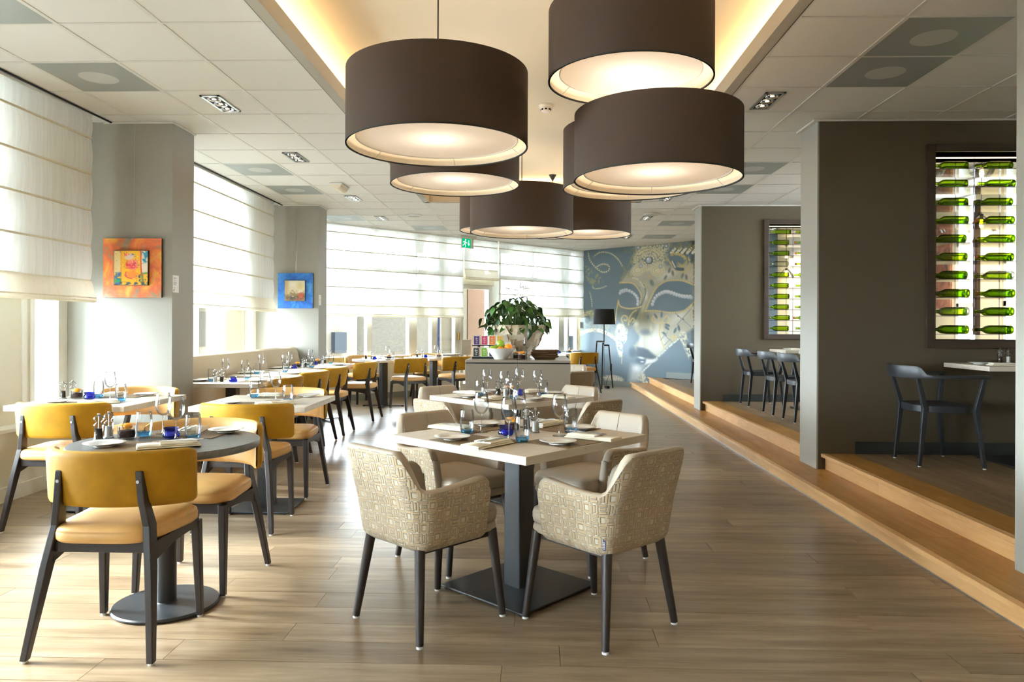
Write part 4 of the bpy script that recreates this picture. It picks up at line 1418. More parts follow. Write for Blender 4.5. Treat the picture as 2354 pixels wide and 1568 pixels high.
# exit sign hanging in front of the far blind
t = thing('exit_sign', (-1.28, 13.95, 0), R(45), 'green exit sign with running figure and arrow by the door', 'sign')
MB().b2(-0.20, 0.20, -0.045, 0.045, CZ - 0.045, CZ).build('housing', M['white_plastic'], t, bevel=0.006)
MB().b2(-0.145, 0.145, -0.012, 0.012, 2.775, 2.955).build('panel', M['white_plastic'], t, bevel=0.003)
MB().b2(-0.140, 0.075, -0.0135, -0.012, 2.78, 2.95).build('green_field', M['exit_green'], t)
fig = MB()
def flat(pts): fig.add([(x, -0.0145, z) for x, z in pts], [tuple(range(len(pts)))])
flat([(-0.055 + 0.016 * math.cos(a), 2.926 + 0.016 * math.sin(a)) for a in [2 * PI * k / 14 for k in range(14)]])
flat([(-0.070, 2.905), (-0.045, 2.895), (-0.062, 2.855), (-0.092, 2.850)])
flat([(-0.070, 2.905), (-0.105, 2.900), (-0.118, 2.875), (-0.108, 2.872), (-0.098, 2.890), (-0.075, 2.890)])
flat([(-0.048, 2.898), (-0.030, 2.875), (-0.012, 2.882), (-0.014, 2.872), (-0.032, 2.862), (-0.055, 2.885)])
flat([(-0.092, 2.858), (-0.078, 2.842), (-0.112, 2.815), (-0.136, 2.822), (-0.134, 2.830), (-0.112, 2.828)])
flat([(-0.080, 2.855), (-0.060, 2.858), (-0.048, 2.825), (-0.058, 2.785), (-0.070, 2.785), (-0.062, 2.825)])
flat([(0.014, 2.925), (0.030, 2.925), (0.030, 2.855), (0.014, 2.855)])
flat([(-0.006, 2.860), (0.050, 2.860), (0.022, 2.812)])
fig.build('figure_and_arrow', M['exit_white'], t)['kind'] = 'stuff'
m_ = MB()
m_.tube([(-0.1, 0, 2.95), (-0.1, 0, CZ - 0.04)], 0.003, 6); m_.tube([(0.1, 0, 2.95), (0.1, 0, CZ - 0.04)], 0.003, 6)
m_.build('hanger', M['alu'], t)['kind'] = 'stuff'

# ================================================================== PICTURES
def picture(x, y, zc, size, inner, frame_mat, label, art_fn, lab_in):
    t = thing('painting', (x, y, zc), 0, label, 'painting')
    h = size / 2
    MB().b2(-h, h, -0.022, 0.0, -h, h).build('canvas_edge', M['art_edge'], t, bevel=0.003)
    MB().b2(-h, h, -0.026, -0.022, -h, h).build('painted_border', frame_mat, t)
    i = inner / 2
    MB().b2(-i, i, -0.046, -0.026, -i, i).build('inner_block', M['art_edge'], t, bevel=0.002)
    c = art_fn()
    c.mesh('picture', M['paint'], lambda fx, fy: (-i + 0.004 + fx * (inner - 0.008), 0 * fx - 0.0465, i - 0.004 - fy * (inner - 0.008)), t)
    MB().tube([(0.0, -0.004, h), (0.005, -0.003, CZ - zc - 0.01)], 0.0012, 5).build('hanging_wire', M['alu'], t)
    return t
def art_a():
    c = Canvas(90, 90, (232, 178, 40))
    c.poly([(0, 0), (17, 0), (18, 30), (17, 60), (0, 60)], (238, 214, 160), 2)
    c.poly([(72, 0), (90, 0), (90, 60), (72, 60)], (240, 228, 210), 2)
    c.ell(84, 12, 14, 22, (60, 150, 180), grain=(4, 0.45, 5))
    c.ell(40, 15, 18, 12, (240, 214, 200), soft=0.5)
    c.ell(32, 10, 10, 6, (226, 90, 60), grain=(3, 0.4, 5)); c.ell(50, 9, 8, 4, (60, 100, 160), grain=(3, 0.4, 5))
    c.poly([(38, 25), (62, 24), (64, 40), (54, 52), (42, 50), (34, 38)], (232, 130, 120), 3)
    for k in range(12):
        a = c.rng.random(4)
        c.stroke([(28 + 34 * a[0], 24 + 28 * a[1]), (30 + 34 * a[2], 24 + 28 * a[3])], 1.6, (196, 40, 60))
    c.poly([(32, 55), (56, 54), (64, 62), (60, 72), (44, 72), (30, 64)], (226, 140, 50), 3)
    c.stroke([(32, 56), (30, 66), (44, 72), (52, 70)], 2, (190, 40, 70))
    c.stroke([(18, 0), (19, 82)], 1.5, (210, 120, 60)); c.stroke([(71, 0), (72, 50), (78, 80)], 3, (206, 70, 60))
    c.poly([(0, 58), (18, 56), (18, 90), (0, 90)], (70, 110, 160), 3, grain=(5, 0.3, 4))
    c.poly([(0, 76), (18, 74), (18, 82), (2, 82)], (20, 150, 100), 2)
    c.poly([(72, 58), (90, 56), (90, 90), (72, 90)], (90, 140, 70), 3, grain=(4, 0.4, 5))
    c.poly([(0, 82), (90, 82), (90, 90), (0, 90)], (60, 70, 90), 2, grain=(5, 0.45, 6))
    c.poly([(56, 62), (70, 60), (70, 80), (58, 78)], (40, 60, 90), 2, grain=(3, 0.5, 6))
    for k in range(60):
        a = c.rng.random(5)
        c.ell(90 * a[0], 90 * a[1], 1.2 + 1.6 * a[2], 1.0, [(250, 240, 220), (200, 60, 60), (60, 110, 160), (250, 220, 90)][int(a[3] * 4)], alpha=0.8)
    c.c = c.c ** 1.12
    return c
def art_b():
    c = Canvas(80, 80, (228, 218, 194))
    c.ell(30, 14, 26, 18, (244, 238, 222), soft=0.8)
    c.poly([(0, 0), (12, 0), (14, 50), (0, 60)], (196, 166, 110), 8, alpha=0.7)
    c.ell(60, 22, 16, 18, (206, 188, 120), soft=0.8, alpha=0.7)
    c.ell(60, 44, 12, 10, (246, 238, 224), soft=0.8)
    c.poly([(0, 58), (80, 50), (80, 80), (0, 80)], (112, 96, 70), 8)
    c.ell(34, 50, 20, 16, (140, 124, 80), soft=0.6, grain=(3, 0.3, 3))
    c.ell(64, 58, 14, 16, (178, 84, 54), soft=0.6); c.ell(30, 70, 14, 10, (76, 74, 70), soft=0.6)
    c.ell(32, 62, 6, 4, (190, 200, 204), soft=0.7); c.ell(56, 72, 18, 8, (150, 90, 80), soft=0.7)
    for k in range(90):
        a = c.rng.random(4)
        c.stroke([(80 * a[0], 36 + 40 * a[1]), (80 * a[0] + 2, 36 + 40 * a[1] + 5 * a[2])], 1.1, [(90, 80, 50), (60, 50, 40), (200, 180, 130), (160, 80, 50)][int(a[3] * 4)], alpha=0.6)
    c.c = c.c ** 1.2
    return c
picture(-3.396, 6.112, 1.761, 0.50, 0.295, M['art_orange'], 'abstract painting with orange mottled border on the nearer column', art_a, '')
picture(-3.396, 10.337, 1.776, 0.50, 0.295, M['art_blue'], 'abstract painting with bright blue border on the farther column', art_b, '')
def card(y, z, lb):
    t = thing('caption_card', (-3.0695, y, z), 0, lb, 'card')
    MB().b2(0, 0.002, -0.052, 0.052, -0.073, 0.073).build('paper', M['card'], t)
    m_ = MB()
    zz = 0.055
    for k, L in enumerate((0.056, 0.052, 0.03, 0, 0.05, 0, 0.058, 0.056, 0.05, 0.044, 0, 0, 0.03, 0, 0.034, 0.02)):
        if L:
            m_.b2(0.002, 0.0024, -0.042, -0.042 + L, zz - 0.0028, zz)
        zz -= 0.007
    m_.b2(0.002, 0.0024, -0.042, -0.028, -0.064, -0.052)
    m_.build('printed_lines', M['print'], t)['kind'] = 'stuff'
card(6.18, 1.632, 'small white caption card on the side of the nearer column')
card(10.40, 1.647, 'small white caption card on the side of the farther column')
p = MB().b2(5.57, 5.60, 9.99, 10.33, 1.55, 2.75).build('wall_painting', blotchy('rust_painting', [(0.3, S(96, 82, 76)), (0.5, S(160, 104, 84)), (0.7, S(176, 140, 124))], 5), None)
# ================================================================== FURNITURE KINDS
def glide(parent, x, y, r=0.012):
    MB().lathe([(r, 0.0), (r, 0.008)], 12, c=(x, y, 0), cap0=True, cap1=True).build('glide', M['white_plastic'], parent)

def make_dining_chair():
    t = thing('dining_chair', (0, 0, 0))
    wood_ = M['wenge']
    for s in (-1, 1):
        l = MB().bar([(s * .243, -.232, .008), (s * .205, -.165, .34), (s * .182, -.132, .50), (s * .166, -.148, .60), (s * .157, -.156, .715)],
                     [(.026, .030), (.030, .050), (.030, .056), (.028, .044), (.026, .034)]).build('rear_leg', wood_, t, bevel=.004)
        glide(l, s * .243, -.232)
        MB().lathe([(.0065, 0), (.0065, .004)], 12, cap1=True, mat=Matrix.Translation((s * .1575, -.1735, .675)) @ Matrix.Rotation(R(90), 4, 'X')).build('screw', M['alu'], l)
        l = MB().bar([(s * .215, .232, .008), (s * .205, .215, .43)], [(.026, .028), (.036, .042)]).build('front_leg', wood_, t, bevel=.004)
        glide(l, s * .215, .232)
        m_ = MB()
        ring = []
        for (y, za, zb) in ((-.155, .355, .435), (.0, .395, .437), (.21, .41, .438)):
            xx = s * (.196 + .012 * (y + .155) / .365)
            ring.append([(xx - .012, y, za), (xx + .012, y, za), (xx + .012, y, zb), (xx - .012, y, zb)])
        m_.loft(ring).build('side_rail', wood_, t, bevel=.002)
    MB().b2(-.20, .20, .195, .218, .385, .438).build('front_rail', wood_, t, bevel=.003)
    MB().b2(-.18, .18, -.155, -.135, .395, .438).build('rear_rail', wood_, t, bevel=.003)
    out = []
    for k in range(40):
        a = 2 * PI * k / 40
        ca, sa = math.cos(a), math.sin(a)
        e = .45
        x = abs(ca) ** e * (1 if ca >= 0 else -1)
        y = abs(sa) ** e * (1 if sa >= 0 else -1)
        out.append((x * (.222 + .022 * y), .028 + y * .222))
    m_ = MB()
    pad(m_, out, [(.012, .437), (.002, .446), (.0, .456), (.0, .474), (.003, .480), (.002, .4815), (.006, .490), (.02, .499), (.06, .505), (.12, .509), (.19, .510)])
    m_.build('seat', M['tan'], t, smooth=True, angle=60)
    # wrap-around back: velvet outside, leather inside
    a_, b_, yc, H2 = .292, .228, .060, .112
    def ringat(th, part):
        e = max(0.0, (abs(th) - R(68)) / R(15))
        sc_ = math.sqrt(max(0.02, 1 - e * e)) if e > 0 else 1.0
        px_, py_ = a_ * math.sin(th), yc - b_ * math.cos(th)
        nx, ny = math.sin(th) / a_, -math.cos(th) / b_
        d = math.hypot(nx, ny); nx, ny = nx / d, ny / d
        zc = .680 - .012 * (1 - math.cos(th))
        pts = []
        hw = .024
        hh = H2 * (0.86 + 0.14 * sc_)
        prof_o = [(-.3, -1.0), (.35, -.985), (.8, -.93), (1.0, -.8), (1.0, -.4), (1.0, 0), (1.0, .4), (1.0, .8), (.8, .93), (.35, .985), (-.3, 1.0)]
        prof_i = [(-.3, 1.0), (-.75, .95), (-1.0, .82), (-1.05, .4), (-1.08, 0), (-1.05, -.4), (-1.0, -.82), (-.75, -.95), (-.3, -1.0)]
        for u_, v_ in (prof_o if part == 'o' else prof_i):
            lean = -.022 * v_ * math.cos(th)
            off = u_ * hw * sc_
            pts.append((px_ + nx * off, py_ + ny * off + lean, zc + v_ * hh * (1 if abs(v_) < .9 or sc_ > .9 else .97)))
        return pts
    ths = [R(-83 + 166 * k / 38) for k in range(39)]
    for part, nm, mat in (('o', 'backrest', M['mustard']), ('i', 'back_lining', M['tan'])):
        m_ = MB()
        m_.loft([ringat(th, part) for th in ths], closed=False, cap=False)
        m_.build(nm, mat, t, smooth=True, angle=70)
    return t

def make_tub(fabric):
    def mk():
        t = thing('tub_chair', (0, 0, 0))
        wood_ = M['wenge']
        for sx in (-1, 1):
            for sy, nm in ((-1, 'rear_leg'), (1, 'front_leg')):
                l = MB().tube([(sx * .222, sy * .232, .010), (sx * (.168 if sy < 0 else .178), sy * (.190 if sy < 0 else .205), .385)], [.0155, .0225], 14).build(nm, wood_, t, smooth=True)
                glide(l, sx * .222, sy * .232, .014)
            MB().b2(sx * .165 - .011, sx * .165 + .011, -.17, .19, .350, .385).build('side_rail', wood_, t, bevel=.003)
        MB().b2(-.16, .16, .175, .197, .345, .385).build('front_rail', wood_, t, bevel=.003)
        MB().b2(-.15, .15, -.175, -.155, .355, .385).build('rear_rail', wood_, t, bevel=.003)
        # shell
        hx, yb, yf, rc = .278, -.290, .128, .130
        s1 = hx - rc
        s2 = s1 + rc * PI / 2
        s3 = s2 + (yf - (yb + rc))
        def plan(s):
            sg = 1 if s >= 0 else -1
            q_ = abs(s)
            if q_ <= s1:
                return Vector((s, yb)), Vector((0, -1))
            if q_ <= s2:
                a = (q_ - s1) / rc
                return Vector((sg * (s1 + rc * math.sin(a)), yb + rc - rc * math.cos(a))), Vector((sg * math.sin(a), -math.cos(a)))
            return Vector((sg * hx, yb + rc + q_ - s2)), Vector((sg, 0))
        def ztop(s):
            q_ = abs(s)
            f = min(1, max(0, (q_ - .160) / .115))
            f = f * f * (3 - 2 * f)
            z = .782 * (1 - f) + .622 * f
            if q_ > s2:
                z += .026 * min(1, (q_ - s2) / .25) ** 1.3
            d = s3 - q_
            rr = .065
            if d < rr:
                z -= rr - math.sqrt(max(0, rr * rr - (rr - d) ** 2))
            return z
        N = 64
        ss = [s3 * math.sin(PI / 2 * (-1 + 2 * k / N)) * .35 + s3 * (-1 + 2 * k / N) * .65 for k in range(N + 1)]
        zb = .362
        th = .046
        def pt(s, z, off):
            p, n = plan(s)
            f = max(0.0, min(1.0, (z - zb) / .42))
            fl = -.062 * (1 - f) ** 1.15
            low = max(0.0, 1 - (z - zb) / .035)
            fl -= .028 * low * low
            lean = -.035 * max(0, (z - .55)) / .24 * (1 if abs(s) < s1 else max(0, 1 - (abs(s) - s1) / (s2 - s1)))
            return (p.x + n.x * (fl - off), p.y + n.y * (fl - off) + lean, z)
        NV = 12
        m_ = MB()
        rings = []
        for s in ss:
            zt = ztop(s) - .010
            rings.append([pt(s, zb, .05)] + [pt(s, zb + (zt - zb) * (k / NV) ** 1.15, 0.0) for k in range(NV + 1)])
        m_.loft(rings, closed=False, cap=False)
        uvmap = {}
        for s, r_ in zip(ss, rings):
            for p_ in r_:
                uvmap[tuple(round(c, 5) for c in p_)] = (s + 2.0, p_[2])
        sh = m_.build('shell', fabric, t, smooth=True, angle=80, uv=lambda p: uvmap.get(tuple(round(c, 5) for c in p), (p.x + p.y + 2, p.z)))
        m_ = MB()
        rings = []
        for s in ss:
            zt = ztop(s)
            e = 1 if abs(s) < s3 - 1e-6 else 1
            r_ = [pt(s, zt - .011, -.0005), pt(s, zt - .004, .004), pt(s, zt, .014), pt(s, zt, th - .014), pt(s, zt - .005, th - .003), pt(s, zt - .014, th)]
            z0 = .43
            for k in range(1, 8):
                r_.append(pt(s, (zt - .014) + (z0 - zt + .014) * k / 7, th))
            rings.append(r_)
        m_.loft(rings, closed=False, cap=False)
        m_.build('lining', M['greige'], t, smooth=True, angle=80)
        for sg in (-1, 1):          # front ends of the arms
            m_ = MB()
            s = sg * s3
            zt = ztop(s)
            pts = [zb + (zt - zb) * k / 10 for k in range(11)]
            m_.loft([[pt(s, z, 0.0), tuple(Vector(pt(s, z, .006)) + Vector((0, .010, 0))), tuple(Vector(pt(s, z, th - .006)) + Vector((0, .010, 0))), pt(s, z, th)] for z in pts], closed=False, cap=False)
            m_.build('arm_front', M['greige'], t, smooth=True, angle=60)
        out = [(x, y + .02) for x, y in rrect(.198, .235, .07, 8)]
        out = [(x, y if y > -.02 else y) for x, y in out]
        m_ = MB()
        pad(m_, out, [(.02, .374), (.006, .380), (.0, .392), (.004, .410), (.014, .417)])
        m_.build('seat_base', M['greige'], t, smooth=True, angle=50)
        m_ = MB()
        pad(m_, out, [(.014, .417), (.002, .424), (-.002, .440), (-.002, .462), (.001, .467), (.0, .4685), (.004, .478), (.02, .487), (.07, .494), (.15, .498), (.21, .499)])
        m_.build('seat', M['greige'], t, smooth=True, angle=50)
        p_ = pt(0, .6, th - .0005)
        MB().tube([pt(0, z, th + .0005) for z in (.50, .58, .66, .74, .775)], .0016, 5).build('seam', M['laminate'], t)
        return t
    return mk

def make_black_armchair():
    t = thing('wooden_armchair', (0, 0, 0))
    wd = M['black_wood']
    for s in (-1, 1):
        l = MB().bar([(s * .188, -.215, .008), (s * .178, -.172, .44), (s * .200, -.240, .70)], [(.024, .024), (.034, .040), (.024, .024)]).build('rear_leg', wd, t, bevel=.004)
        glide(l, s * .188, -.215, .011)
        l = MB().bar([(s * .275, .212, .008), (s * .250, .165, .43), (s * .282, .205, .672)], [(.024, .024), (.036, .040), (.026, .026)]).build('front_leg', wd, t, bevel=.004)
        glide(l, s * .275, .212, .011)
    out = []
    for k in range(36):
        a = 2 * PI * k / 36
        ca, sa = math.cos(a), math.sin(a)
        e = .62
        x = abs(ca) ** e * (1 if ca >= 0 else -1); y = abs(sa) ** e * (1 if sa >= 0 else -1)
        out.append((x * (.225 + .025 * y), y * .205 - .005))
    m_ = MB(); pad(m_, out, [(.006, .405), (.0, .41), (.0, .455), (.005, .46), (.04, .458), (.12, .452)])
    m_.build('seat', wd, t, smooth=True, angle=40)
    m_ = MB()
    rings = []
    for k in range(33):
        th = R(-112 + 224 * k / 32)
        if abs(th) < R(62):
            x, y = .300 * math.sin(th), -.035 - .278 * math.cos(th)
        else:
            x, y = .300 * math.sin(th), -.035 - .278 * math.cos(th)
        s_ = 1 if th > 0 else -1
        if abs(th) > R(90):
            f = (abs(th) - R(90)) / R(22)
            x, y = s_ * (.300 - .004 * f), -.035 + .270 * f
        nx, ny = math.sin(th), -math.cos(th)
        if abs(th) > R(90):
            nx, ny = s_, 0
        f = max(0, min(1, (R(58) - abs(th)) / R(13)))
        top = .692 + .066 * f * f * (3 - 2 * f)
        low = .668 - .004 * f
        hw = .020 - .006 * f
        rings.append([(x - nx * hw, y - ny * hw, low), (x + nx * hw, y + ny * hw, low), (x + nx * (hw + .006 * f), y + ny * (hw + .006 * f), top), (x - nx * (hw - .010 * f), y - ny * (hw - .010 * f), top)])
    m_.loft(rings)
    m_.build('arm_bow', wd, t, smooth=True, angle=40, bevel=.003)
    return t

DINING = Kind(make_dining_chair, 'chair', 'mustard backed dining chairs')
TUB = Kind(make_tub(M['maze']), 'chair', 'upholstered tub chairs')
TUBB = Kind(make_tub(M['brown_fabric']), 'chair', 'upholstered tub chairs')
ARM = Kind(make_black_armchair, 'chair', 'black wooden armchairs on the platform')

def table_square(x, y, z, sx, sy, rz, label, base=.57, post=.105, top='table_oak', cross=False, h=.75):
    t = thing('dining_table', (x, y, z), rz, label, 'table', 'dining tables')
    MB().b2(-sx / 2, sx / 2, -sy / 2, sy / 2, h - .036, h).build('tabletop', M[top], t, bevel=.0015, seg=1)
    MB().b2(-post / 2, post / 2, -post / 2, post / 2, .01, h - .04).build('pedestal', M['black_steel'], t, bevel=.006)
    MB().b2(-.16, .16, -.16, .16, h - .044, h - .036).build('mounting_plate', M['black_steel'], t)
    if not cross:
        MB().b2(-base / 2, base / 2, -base / 2, base / 2, .008, .018).build('base_plate', M['black_steel'], t, bevel=.003)
        for a in (-1, 1):
            for b in (-1, 1):
                MB().lathe([(.02, 0), (.02, .009)], 12, c=(a * (base / 2 - .03), b * (base / 2 - .03), 0), cap0=True, cap1=True).build('foot', M['black'], t)
    else:
        for k in (0, 1):
            MB().box((0, 0, .016), (base * 1.3, .05, .012), rz=R(45 + 90 * k)).build('cross_foot', M['black_steel'], t, bevel=.003)
        for k in range(4):
            a = R(45 + 90 * k)
            MB().lathe([(.018, 0), (.018, .011)], 12, c=(base * .62 * math.cos(a), base * .62 * math.sin(a), 0), cap0=True, cap1=True).build('foot', M['black'], t)
    return t

KH = R(3.6)
BASE1 = .545
table_square(-.070, 3.592, 0, .886, .886, R(45) + KH, 'square pale oak table nearest in the middle, set for four', base=BASE1)
table_square(-.170, 5.575, 0, .886, .886, R(45), 'square pale oak table second in the middle, set for four')
table_square(.02, 8.98, 0, .80, .80, R(45), 'square pale table mostly hidden behind the sideboard')
table_square(-3.05, 5.085, 0, .80, .85, 0, 'pale square table at far left by the window', base=.42)
table_square(-1.875, 5.10, 0, .76, .80, R(1.5), 'pale square table just behind the round stone table', base=.42)
RD = thing('round_table', (-1.672, 3.292, 0), 0, 'round table with dark stone top at front left', 'table', 'dining tables')
MB().lathe([(.388, .715), (.398, .718), (.402, .724), (.402, .746), (.399, .750)], 64, cap0=True, cap1=True).build('tabletop', M['stone_top'], RD, smooth=True, angle=40)
MB().lathe([(.043, .016), (.043, .714)], 28).build('pedestal', M['black_steel'], RD, smooth=True)
MB().lathe([(.228, .006), (.228, .012), (.222, .018), (.05, .022), (.045, .026)], 56, cap0=True, cap1=True).build('base_plate', M['black_steel'], RD, smooth=True, angle=30)
for k, (y, lb) in enumerate(((6.90, 'banquette table nearest the front column'), (8.00, 'second table along the beige banquette'), (8.97, 'third table along the beige banquette'), (9.83, 'fourth table along the beige banquette'))):
    table_square(-2.87, y, 0, .74, .72, 0, lb, base=.44, cross=True, post=.10)
table_square(-2.40, 11.62, 0, .72, .72, R(45), 'pale table standing alone before the far left window', base=.50, cross=True, post=.10)
table_square(-1.71, 12.42, 0, .72, .72, R(45), 'pale table by the far window close to the door', base=.50, cross=True, post=.10)
table_square(.62, 14.75, 0, .72, .72, R(45), 'pale table before the mask mural beside the floor lamp', base=.50, cross=True, post=.10)
table_square(3.80, 5.775, PZ, .92, .60, 0, 'pale table on the nearer platform by the wine rack', base=.5, post=.09, h=.76)
table_square(3.55, 9.40, PZ, .92, .62, 0, 'pale table against the rear wine rack, the farther platform table', base=.45, post=.09, h=.76)
table_square(3.62, 8.55, PZ, .92, .60, 0, 'pale table on the rear platform half hidden by the partition', base=.45, post=.09, h=.76)

# chairs
def dchair(x, y, face, lb): return DINING.put((x, y, 0), R(face - 90), lb)
dchair(-1.678, 2.945, 90, 'mustard velvet chair nearest the camera at front left')
dchair(-1.665, 3.645, -92, 'tan lined chair facing us across the round table')
dchair(-3.02, 4.625, 90, 'mustard chair at the left edge before the window table')
dchair(-3.06, 5.60, -90, 'tan lined chair behind the left window table')
dchair(-1.84, 4.65, 90, 'mustard chair seen from behind, between round table and square table')
dchair(-1.895, 5.60, -90, 'tan lined chair facing us across the second left table')
dchair(-2.445, 7.00, 182, 'mustard chair first in the row along the banquette tables')
dchair(-2.445, 7.907, 180, 'mustard chair second in the row along the banquette tables')
dchair(-2.43, 8.66, 180, 'mustard chair third in the row along the banquette tables')
dchair(-2.365, 9.97, 178, 'mustard chair last in the row, near the cross base table')
dchair(-1.91, 11.30, 135, 'mustard chair turned left at the lone far table')
dchair(-1.27, 11.98, 137, 'mustard chair just left of the sideboard by the door table')
dchair(-2.86, 12.05, -45, 'tan lined chair at far left window, partly hidden')
dchair(-1.92, 13.02, -70, 'tan lined chair by the far window facing us')
dchair(.97, 14.20, 113, 'mustard chair right of the sideboard near the floor lamp')
def tub(x, y, face, lb, k=TUB): return k.put((x, y, 0), R(face - 90), lb)
T1a = tub(-.455, 3.212, 47.5, 'patterned tub chair front left at the nearest square table')
T1b = tub(.288, 3.194, 133, 'patterned tub chair front right at the nearest square table')
tub(-.43, 4.03, -46, 'tub chair rear left at the nearest table, leather seat towards us')
tub(.30, 4.06, -135, 'tub chair rear right at the nearest table, leather seat towards us')
tub(-.49, 5.13, 46, 'patterned tub chair front left at the second middle table')
tub(.27, 5.20, 135, 'patterned tub chair front right at the second middle table')
tub(-.60, 5.88, -47, 'tub chair rear left at the second middle table')
tub(.19, 5.98, -134, 'tub chair rear right at the second middle table')
tub(.36, 8.50, 128, 'brown backed tub chair beside the right end of the sideboard', TUBB)
tub(.35, 9.55, -132, 'pale leather tub chair behind the brown one by the sideboard', TUBB)
tg = MB().b2(-.0012, .0012, -.0065, .0065, -.021, .021).build('tag', M['navy'], T1b)
tg.location = (-.232, -.232, .425)
tg['label'] = 'small navy fabric tag on the shell'
m_ = MB()
for k in range(5):
    m_.b2(-.0018, -.0012, -.0035, .0025, -.014 + k * .006, -.011 + k * .006)
m_.build('tag_print', M['card'], tg)['kind'] = 'stuff'
def arm(x, y, z, face, lb): return ARM.put((x, y, z), R(face - 90), lb)
arm(3.105, 5.765, PZ, 0, 'black wooden armchair on the nearer platform, before the dark wall')
arm(3.03, 9.885, PZ, 0, 'black wooden armchair farthest from us on the rear platform')
arm(3.03, 8.90, PZ, 0, 'black wooden armchair second on the rear platform')
arm(3.05, 8.235, PZ, 0, 'black wooden armchair half hidden by the light column edge')
arm(3.12, 13.45, PZ, 0, 'lone black armchair on the platform before the mask mural')

# banquette
bq = thing('banquette', (-3.62, 6.53, 0), 0, 'long beige upholstered banquette under the blind between two columns', 'bench')
L = 3.80
m_ = MB(); m_.loft([[(.08, y, .0), (.46, y, .0), (.46, y, .30), (.08, y, .30)] for y in (.0, L)])
m_.build('plinth', M['banq'], bq, bevel=.01)
for k in range(3):
    a, b = k * L / 3 + .002, (k + 1) * L / 3 - .002
    MB().b2(.20, .63, a, b, .30, .455).build('seat_cushion', M['banq_seat'], bq, smooth=True, bevel=.035, seg=4)
    m_ = MB()
    prof = [(.04, .30), (.33, .30), (.35, .46), (.31, .70), (.265, .90), (.235, .965), (.18, .985), (.12, .965), (.09, .88), (.05, .60)]
    m_.loft([[(x, y, z) for x, z in prof] for y in (a, b)])
    m_.build('back_cushion', M['banq'], bq, smooth=True, bevel=.012, seg=3, angle=45)

# sideboard: two cabinets, each with its own top
for k, (xa, xb, lb) in enumerate(((-.655, -.157, 'left half of the linen grey sideboard under the fruit bowl'), (-.153, .347, 'right half of the linen grey sideboard under the stacked trays'))):
    t = thing('sideboard', ((xa + xb) / 2, 7.5, 0), 0, lb, 'sideboard')
    w_ = xb - xa
    MB().b2(-w_ / 2, w_ / 2, -.54, .54, .04, .925).build('body', M['laminate'], t, bevel=.002)
    MB().b2(-w_ / 2 + .03, w_ / 2 - .03, -.50, .50, 0, .04).build('plinth', M['black'], t)
    MB().b2(-w_ / 2 + .006, w_ / 2 - .006, -.534, .534, .925, .936).build('shadow_gap', M['black'], t)
    MB().b2(-w_ / 2, w_ / 2, -.55, .55, .936, .960).build('top', M['lam_top'], t, bevel=.002)
SZ = .960

# floor lamp
fl = thing('floor_lamp', (1.47, 15.45, 0), 0, 'black tripod floor lamp with drum shade before the mask mural', 'lamp')
MB().lathe([(.235, 1.335), (.205, 1.655)], 40).build('shade', M['shade_blk'], fl, smooth=True)
MB().lathe([(.232, 1.337), (.202, 1.653)], 40).build('shade_lining', M['shade_in'], fl, smooth=True)
MB().box((0, 0, 1.16), (.022, .022, .40)).build('stem', M['black_wood'], fl, bevel=.002)
for dx, dy, fx, fy, z0 in ((-.145, .05, -.21, .10, .97), (-.03, -.06, -.075, -.33, .93), (.10, .02, .185, -.03, .89)):
    l = MB().bar([(fx, fy, 0), (dx, dy, z0 + .02)], [(.026, .026), (.026, .026)]).build('leg', M['black_wood'], fl, bevel=.003)
    m_ = MB(); m_.loft([[(px_, py_ + s1_, z0 + s2_) for s1_, s2_ in ((-.013, -.013), (.013, -.013), (.013, .022), (-.013, .022))] for px_, py_ in ((dx, dy), (0.005, 0))])
    m_.build('bracket', M['black_wood'], fl)
MB().tube([(.0, .0, .92), (.01, -.01, .5), (-.01, -.05, .18), (.0, -.12, .02), (.06, -.16, .01)], .003, 6).build('cord', M['black'], fl)
MB().tube([(.15, -.01, .42), (.10, -.04, .25), (.04, -.10, .10), (.03, -.16, .02)], .004, 6).build('cord_tail', M['black'], fl)
MB().box((.145, -.02, .44), (.04, .03, .14)).build('switch_box', M['black'], fl, bevel=.004)
MB().box((.05, -.2, .03), (.07, .09, .05), rz=.5).build('plug_adapter', M['black'], fl, bevel=.006)

# ================================================================== TABLEWARE
def make_plate():
    t = MB().lathe([(.0005, .004), (.045, .004), (.055, .007), (.083, .0155), (.0845, .0165), (.083, .0175), (.056, .0105), (.044, .0075), (.0005, .0075)], 40).build('bread_plate', M['china'], None, smooth=True, angle=50)
    MB().lathe([(.040, .0), (.042, .0), (.042, .0045), (.040, .0045), (.040, .0)], 32).build('foot_ring', M['china'], t)
    return t
def make_wine():
    t = thing('wine_glass', (0, 0, 0))
    MB().lathe([(.0045, .088), (.014, .092), (.026, .103), (.0345, .120), (.037, .137), (.036, .158), (.0325, .178), (.0295, .197)], 28).build('bowl', M['clear'], t, smooth=True)
    MB().lathe([(.0305, .1955), (.0305, .198), (.0285, .198), (.0285, .1955), (.0305, .1955)], 28).build('rim', M['clear'], t, smooth=True)
    MB().lathe([(.0075, .006), (.0045, .012), (.0036, .03), (.0036, .075), (.0050, .088)], 14).build('stem', M['clear'], t, smooth=True)
    MB().lathe([(.034, .0), (.0345, .0015), (.03, .0028), (.012, .0048), (.0075, .0065)], 28, cap0=True).build('foot', M['clear'], t, smooth=True)
    return t
